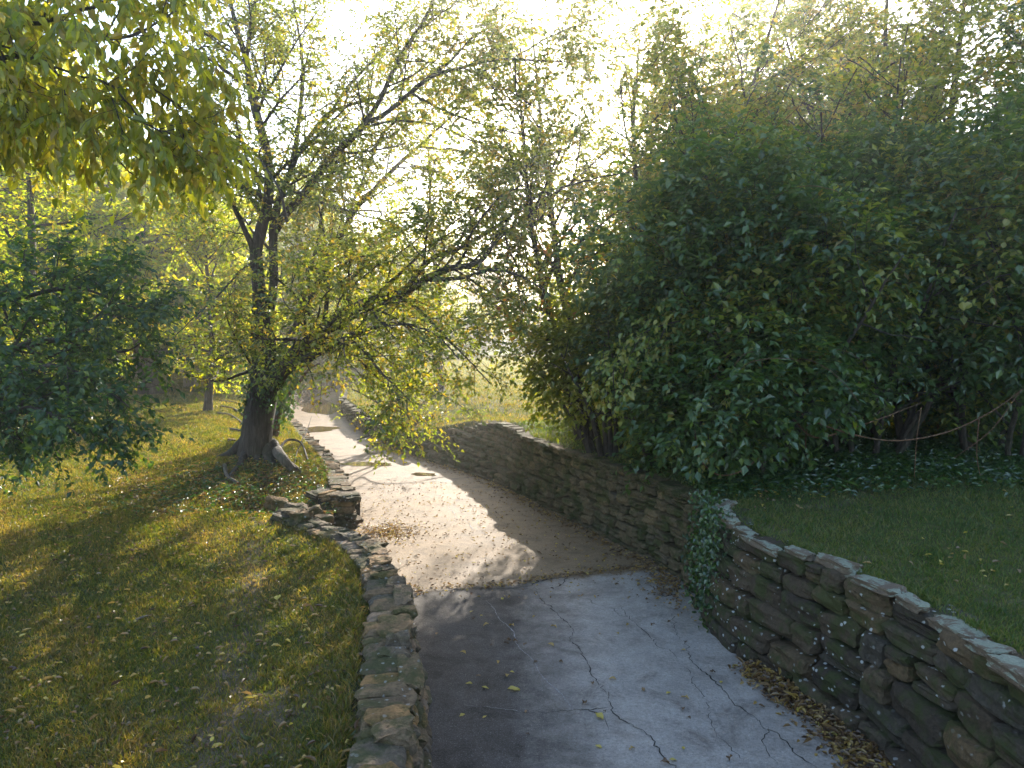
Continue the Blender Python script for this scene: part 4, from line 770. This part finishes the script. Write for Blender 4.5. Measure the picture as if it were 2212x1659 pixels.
LG = []
def log(name, label, cat, pts, r0, r1, m=M_LOG, br=()):
    b = pts[0]; root = thing(name, label, cat, b); g = Geo(); tube(g, spline(pts, 18), np.linspace(r0, r1, 18), 9, lump=.08)
    for c in br: tube(g, spline(c, 12), np.linspace(r1 * .9, r1 * .3, 12), 6)
    V = spline(pts, 18)[0]; g.build('wood', m, root)
def gp(u, v, dz=.05, z=.6):
    p = on(u, v, z); p = on(u, v, float(gz(p[0], p[1]))); p[2] += dz; return p
log('log', 'pale split slab of wood lying against the roots of the big tree', 'log', [gp(590, 982, .22), gp(608, 1000, .12), gp(632, 1018, .04)], .13, .07)
log('fallen_branch', 'thin arched dead branch lying between the big trunk and the channel', 'branch', [gp(598, 985), gp(620, 972, .22), gp(650, 975, .2), gp(665, 998, .04)], .035, .018, M_TWIG, ([gp(650, 975, .2), gp(664, 960, .35), gp(674, 940, .5)], [gp(650, 975, .15), gp(642, 985, .1), gp(637, 1002, .02)]))
log('fallen_branch', 'dark dead branch on the ground right of the tree roots', 'branch', [gp(610, 1040), gp(650, 1042), gp(690, 1040)], .035, .02, M_TWIG)
log('fallen_branch', 'curved pale root or branch in the leaf litter left of the tree roots', 'branch', [gp(485, 1010), gp(490, 1035, .06), gp(505, 1048, .08), gp(520, 1050, .02)], .04, .03, M_LOG)
log('log', 'long pale log on the right bank behind the low wall', 'log', [gp(850, 925, .12, .5), gp(880, 936, .12, .5), gp(905, 945, .1, .5)], .12, .1)
log('log', 'white broken log crossing the bank above the long pale log', 'log', [gp(885, 928, .1, .5), gp(905, 920, .18, .5), gp(935, 912, .1, .5)], .12, .08)
log('log', 'second pale log further up the right bank', 'log', [gp(850, 908, .1, .5), gp(868, 918, .1, .5), gp(880, 925, .1, .5)], .1, .08)
for k, c in enumerate(([(478, 880), (505, 885), (540, 908)], [(470, 895), (500, 900), (535, 925)], [(475, 868), (510, 872), (548, 885)], [(500, 930), (525, 935), (545, 945)])):
    log('root', ('exposed root nearest the mown grass behind the big trunk', 'exposed root running in front of the others behind the trunk', 'farthest exposed root behind the big trunk', 'short exposed root close behind the big trunk')[k], 'root', [gp(u, v, .03) for u, v in c], .05, .03, M_BARK)
log('pole', 'thin leaning pole rising from the stump over the channel wall', 'stem', [at(612, 862, 19), at(640, 835, 19), at(665, 800, 19), at(690, 785, 19)], .05, .02, M_RED)
log('pebble_stick', 'small white weathered stick on the shaded left lawn', 'stick', [gp(290, 1345, .01), gp(310, 1338, .025), gp(327, 1331, .01)], .017, .006)
# gully stones and loose rocks
for k, (u, v, s) in enumerate(((525, 1078, .34), (560, 1082, .3), (598, 1092, .36), (640, 1106, .34), (672, 1114, .3), (700, 1128, .26), (500, 955, .2), (800, 1625, .1), (790, 1608, .08), (775, 1596, .07))):
    p = gp(u, v, .03 if s > .15 else .01); g = Geo(); add_stone(g, np.zeros(3), np.array([.95, .3, 0]), np.array([-.3, .95, 0]), (s, s * .7, s * .55), .14, True, tilt=.15)
    o = g.build('rock', M_ST_L); o.location = p; tag(o, ('leftmost dark rock lining the side gully', 'second rock of the gully row from the left', 'flat rock in the middle of the gully row', 'wide rock right of the middle in the gully row', 'rock near the wall end of the gully row', 'smallest rock of the gully row beside the coping', 'reddish rock in the grass left of the big trunk', 'loose stone on the grass by the nearest coping', 'smaller loose stone touching the nearest coping', 'smallest loose stone beside the nearest coping')[k], 'rock', 'rocks on the left lawn')

# ================================================================ grass, litter, fallen leaves
def blades(name, label, ml, P, h, wd, hue):
    n = len(P); a = rng.random(n) * 6.28; ln = rng.normal(0, .45, (n, 2)); sd_ = np.stack([np.cos(a), np.sin(a), 0 * a], 1) * (wd / 2)[:, None]
    T = P + np.c_[ln * h[:, None], h * (.6 + .5 * rng.random(n))]; M_ = P * .5 + T * .5 + np.c_[-ln * h[:, None] * .15, h * .1]
    V = np.stack([P - sd_, P + sd_, M_ + sd_ * .8, T, M_ - sd_ * .8], 1).reshape(-1, 3); i = np.arange(n)[:, None] * 5
    g = Geo(); g.add(V, i + [[0, 1, 2, 3, 4]], rnd=hue); tag(g.build(name, ml), label, 'grass', kind='stuff')
def scatter(n, x0, x1, y0, y1, pw=1.0):
    y = y0 + (y1 - y0) * rng.random(n) ** pw; x = rng.uniform(x0, x1, n); return x, y
def lawn_pts(n, y0, y1, side, pw):
    y = y0 * (y1 / y0) ** (rng.random(n) ** pw); half = .82 * y + 4.0
    x = rng.uniform(-1, 1, n) * half; dl = xl(y) - x; dr = x - xr(y); ok = (dl > .32) if side < 0 else (dr > .34)
    x = x[ok]; y = y[ok]; bare = np.clip(1.1 - abs(x + .55 + .3 * y) * 1.4, 0, 1) * (side < 0) * (y < 16); pn = .5 + .5 * wob(x, y, 2.3, 1)
    keep = rng.random(len(x)) > bare * .5 * (.6 + .4 * pn) ; keep &= rng.random(len(x)) < .55 + .45 * (.5 + .5 * wob(x, y, 4.1, 3)); keep &= ~inside(x, y)
    return x[keep], y[keep]
for side, n, ml, nm, lb in ((-1, 2300000, M_GRASS, 'grass', 'short sunlit grass covering the left lawn'), (1, 1100000, M_GRASSR, 'grass', 'grass of the right bank and the far lawn')):
    x, y = lawn_pts(n, 3.2, 62, side, 1.0)
    dist = y; h = (.028 + .0012 * dist) * (.6 + .9 * rng.random(len(x))); h *= 1 + .8 * np.clip(wob(x, y, 3, 5), 0, 1) + .7 * (np.clip(wob(x, y, 9, 2), .45, 1) - .45); wd = .003 + .0008 * dist
    hue = np.clip(.45 + .3 * wob(x, y, 1.7, 4) + .22 * wob(x, y, 6.3, 1) + rng.normal(0, .28, len(x)), 0, 1)
    if side > 0: ml_ = M_GRASSR; near = y < 17
    P = np.stack([x, y, gz(x, y) - .005], 1)
    if side < 0: blades(nm, lb, ml, P, h, wd, hue)
    else:
        blades(nm, 'short green grass in the shade of the thicket behind the right wall', M_GRASSR, P[near], h[near], wd[near], hue[near]); blades(nm, 'bright backlit grass of the far lawn beyond the right bank', M_GRASS, P[~near], h[~near], wd[~near], hue[~near])
for W_, sg, off0, nm_, ml_, lb in ((W_LN, -1, .46, 7.4, M_GRASS, 'longer grass fringing the coping of the near left wall'), (W_RN, 1, .40, 6.5, M_GRASSR, 'longer grass fringing the back of the near right wall')):
    n = 9000; ss = rng.uniform(1, nm_ + 1.5, n); ss = ss[wob(ss * 2, ss, 2, 1) + rng.normal(0, .5, n) > -.3]; n = len(ss)
    q = np.array([path_eval(W_, a)[0] for a in ss]); of = off0 + np.abs(rng.normal(0, .09, n)) - .04; x = q[:, 0] + sg * of; y = q[:, 1]
    z = gz(x, y) if sg < 0 else np.maximum(gz(x, y), H_RN - .06)
    blades('grass', lb, ml_, np.stack([x, y, z], 1), .07 * (.5 + rng.random(n)), np.full(n, .006), rng.random(n))
def litter(name, label, ml, x, y, z, ll, hue=None, flat=1.6, hi=True):
    n = len(x); P = np.stack([x, y, z + rng.random(n) * .025 + .006], 1); g = Geo(); D = rv(n); D[:, 2] *= .25
    leaves(g, P, D, UP * flat + rng.normal(0, .5, (n, 3)), ll * (.5 + .9 * rng.random(n)), np.mean(ll) * .55, rng.random(n) if hue is None else hue, hi, curl=.15); tag(g.build(name, ml), label, 'leaves', kind='stuff')
# litter banked against the near right wall foot
n = 4200; s = rng.random(n) ** .8; q = np.array([path_eval(W_RN, 1.0 + 4.3 * a)[0] for a in s]); off = np.abs(rng.normal(0, .2, n)) * (1.3 - .8 * s)
litter('leaf_litter', 'drift of brown and yellow leaves against the foot of the near right wall', M_LIT, q[:, 0] - .02 - off, q[:, 1], np.maximum(.07 - off * .2, 0) * rng.random(n), .05 * (.4 + 1.3 * rng.random(n)), hue=np.clip(rng.beta(1.2, 1.9, n), 0, 1))
n = 1500; s = rng.random(n); q = np.array([path_eval(W_RF, .6 + 13 * a)[0] for a in s]); off = .06 + np.abs(rng.normal(0, .12, n))
litter('leaf_litter', 'thin line of dark leaves along the foot of the long tan wall', M_LIT, q[:, 0] - off, q[:, 1] - off * .5, np.zeros(n), .05 * (.4 + 1.1 * rng.random(n)), hue=np.clip(rng.beta(1.1, 2, n), 0, 1))
n = 420; c = on(1440, 1260, 0)
litter('leaf_litter', 'loose leaves gathered in the broken corner of the pale slab by the ivy', M_LIT, c[0] + rng.normal(0, .16, n), c[1] + rng.normal(0, .45, n), np.zeros(n), .05, hue=rng.beta(1.2, 1.6, n))
x = rng.uniform(-7.2, -2.7, 12000); y = rng.uniform(10.2, 17.2, 12000); ok = (xl(y) - x > .3) & (rng.random(12000) < np.exp(-((x + 4.6) ** 2 + (y - 12.8) ** 2) / 3.2)); x = x[ok]; y = y[ok]
litter('leaf_litter', 'brown leaf litter and trailing ivy round the foot of the big tree', M_LIT, x, y, gz(x, y), .08)
x = rng.uniform(-6.4, -2.6, 5200); y = rng.uniform(10.2, 15.5, 5200); ok = (xl(y) - x > .25) & (rng.random(5200) < .75 * np.exp(-((x + 4.2) ** 2 + (y - 12.3) ** 2) / 3.4)); x = x[ok]; y = y[ok]
litter('ground_ivy', 'low ivy carpeting the slope between the big tree and the gully', M_IVY, x, y, gz(x, y) + .03, .07)
x = rng.uniform(2.4, 9.5, 16000); y = rng.uniform(8.6, 13, 16000); ok = (x - xr(y) > .3) & (rng.random(16000) < sst(8.4, 9.8, y)); x = x[ok]; y = y[ok]
litter('ground_ivy', 'dark ivy and weeds covering the ground beneath the thicket', M_IVY, x, y, gz(x, y) + .03 + .08 * rng.random(len(x)), .075, hue=rng.random(len(x)) * .7)
x = rng.uniform(-9, -.9, 6500); y = 3.2 + 14 * rng.random(6500) ** 1.2; ok = xl(y) - x > .3; x = x[ok]; y = y[ok]
litter('leaf_litter', 'scattered dead leaves in the grass of the left lawn', M_LIT, x, y, gz(x, y) + .012, .05 * (.5 + rng.random(len(x))))
cl = rng.integers(0, 14, 150); x = rng.uniform(2.6, 8, 14)[cl] + rng.normal(0, .3, 150); y = rng.uniform(4.5, 10, 14)[cl] + rng.normal(0, .3, 150); ok = x - xr(y) > .4; x = x[ok]; y = y[ok]
litter('leaf_litter', 'a few yellow leaves in the grass behind the right wall', M_LIT, x, y, gz(x, y) + .02, .06, hue=np.clip(.6 + .4 * rng.random(len(x)), 0, 1))
n = 700; c = on(835, 1150, 0); litter('leaf_litter', 'dark clump of wet leaves on the floor near the left wall corner', M_LIT, c[0] + rng.normal(0, .28, n), c[1] + rng.normal(0, .3, n), np.zeros(n), .045)
n = 260; c = on(965, 1040, 0)
x = rng.uniform(-3, 2.2, 1700); y = rng.uniform(8.5, 15.5, 1700); ok = (x > xl(y) + .15) & (x < xr(y) - .1); x = x[ok]; y = y[ok]
litter('leaf_litter', 'many small dry leaves strewn over the tan part of the channel floor', M_LIT, x, y, np.zeros(len(x)), .04)
t = rng.random(420); jx = np.interp(t, [0, .3, .6, 1], [-1.5, -.3, .6, 2.1]); jy = np.interp(jx, [-1.5, -1.2, 0, .58, 2.22], [8.8, 8.85, 9.07, 9.37, 9.86])
litter('leaf_litter', 'line of leaves caught along the cross joint of the channel floor', M_LIT, jx, jy + rng.normal(0, .07, 420), np.zeros(420), .045, hue=rng.beta(1.2, 1.6, 420))
# scattered single leaves: six kinds, copied one by one
def leaf_obj(hue, ln, curl, crump):
    g = Geo(); m = 6; t = np.linspace(0, 1, m); w_ = np.sin(np.pi * t ** .8) * ln * .27; z = curl * np.sin(np.pi * t) * ln
    V = []; 
    for i in range(m):
        for j in (-1, 0, 1): V.append([(t[i] - .5) * ln, j * w_[i] * (1 + crump * rng.normal() * .3), z[i] + abs(j) * ln * .09 * (1 + crump * rng.normal()) + .004])
    V.append([-.75 * ln, .02 * ln, .004]); F = [[i * 3 + j, (i + 1) * 3 + j, (i + 1) * 3 + j + 1, i * 3 + j + 1] for i in range(m - 1) for j in range(2)]
    g.add(V, F, rnd=hue); return g.build('fallen_leaf', M_LIT)
kinds = {'yellow': [leaf_obj(.97, .055, .06, .5), leaf_obj(.62, .06, .15, 1)], 'brown': [leaf_obj(.22, .06, .2, 1.5), leaf_obj(.38, .05, .12, 1.2), leaf_obj(.05, .05, .25, 1.5)], 'big': [leaf_obj(.97, .11, .1, .5)]}
used = set()
def drop(kind, x, y, z, label, group, sc=1.0):
    src = kinds[kind][rng.integers(len(kinds[kind]))]; o = src if src.name not in used else src.copy()
    if src.name in used: COL.objects.link(o)
    else: used.add(src.name)
    o.location = (x, y, z); o.rotation_euler = (rng.normal(0, .1), rng.normal(0, .1), rng.random() * 6.28); o.scale = (sc,) * 3; tag(o, label, 'leaf', group)
for reg, y0, y1, cnt in (('shaded grey near part of the channel floor', 4.2, 8.9, (34, 42)), ('tan middle part of the channel floor', 9, 13.5, (55, 75))):
    for kd, c in zip(('yellow', 'brown'), cnt):
        for i in range(c):
            while True:
                y = rng.uniform(y0, y1); x = rng.uniform(-3, 3)
                if xl(y) + .12 < x < xr(y) - .1: break
            drop(kd, x, y, .003, 'small %s fallen leaf lying on the %s' % (kd, reg), '%s leaves on the %s' % (kd, reg), rng.uniform(.7, 1.25))
for u, v, lb in ((1110, 1492, 'curled orange-yellow leaf on the dark grey concrete near the cross crack'), (797, 1398, 'large yellow leaf on the grass edge beside the left coping stones'), (600, 1300, 'long yellow leaf standing in the shaded left grass'), (1295, 1550, 'leaf caught in the hole where two cracks meet')):
    z = float(gz(*on(u, v, .6)[:2])) if u < 860 else 0; p = on(u, v, z); drop('big', p[0], p[1], z + (.03 if z else .005), lb, None)
for u, v in ((1048, 1488), (1000, 1412), (1190, 1395), (1323, 1470), (1480, 1510), (1690, 1498), (1740, 1490), (1050, 1352), (1085, 1295)):
    p = on(u, v, 0); drop('yellow', p[0], p[1], .004, 'small yellow fallen leaf lying on the shaded grey near part of the channel floor', 'yellow leaves on the shaded grey near part of the channel floor', 1.2)
# coarse weeds by the near coping
def weed(u, v, label, n=12, L=.075):
    p = gp(u, v, 0); root = thing('weed', label, 'weed', p, 'leafy weeds in the left lawn'); g = Geo(); a = rng.random(n) * 6.28
    D = np.stack([np.cos(a), np.sin(a), .35 + .5 * rng.random(n)], 1); leaves(g, np.tile(p, (n, 1)) + rng.normal(0, .01, (n, 3)), D, np.tile(UP, (n, 1)) + rng.normal(0, .2, (n, 3)), L * (.6 + .6 * rng.random(n)), L * .22, rng.uniform(.1, .5, n), True, -.08); g.build('leaves', M_GRASS, root)
for u, v, lb in ((760, 1560, 'leafy weed beside the nearest pale coping stone'), (575, 1640, 'spreading rosette weed at the bottom of the left lawn'), (690, 1625, 'small weed right of the rosette weed'), (790, 1478, 'tuft of weed growing against the coping stones'), (745, 1600, 'broad-leaved weed near the bottom coping stones'), (540, 1600, 'weed left of the rosette weed')): weed(u, v, lb)

# ================================================================ haze volume added to imitate the veiling glare round the sun
m, nt = mat('glare_haze'); pv = N(nt, 'VolumePrincipled'); pv.inputs['Color'].default_value = (1, .97, .9, 1); pv.inputs['Density'].default_value = .0024; pv.inputs['Anisotropy'].default_value = .76
o_ = N(nt, 'OutputMaterial'); nt.links.new(pv.outputs[0], o_.inputs['Volume'])
g = Geo(); a, b, z0, z1 = -195, 195, -1.6, 22
g.add([(a, a, z0), (b, a, z0), (b, b, z0), (a, b, z0), (a, a, z1), (b, a, z1), (b, b, z1), (a, b, z1)], [(3, 2, 1, 0), (4, 5, 6, 7), (0, 1, 5, 4), (1, 2, 6, 5), (2, 3, 7, 6), (3, 0, 4, 7)])
tag(g.build('haze', m), 'thin haze added to imitate the veiling glare of the sun', kind='stuff')
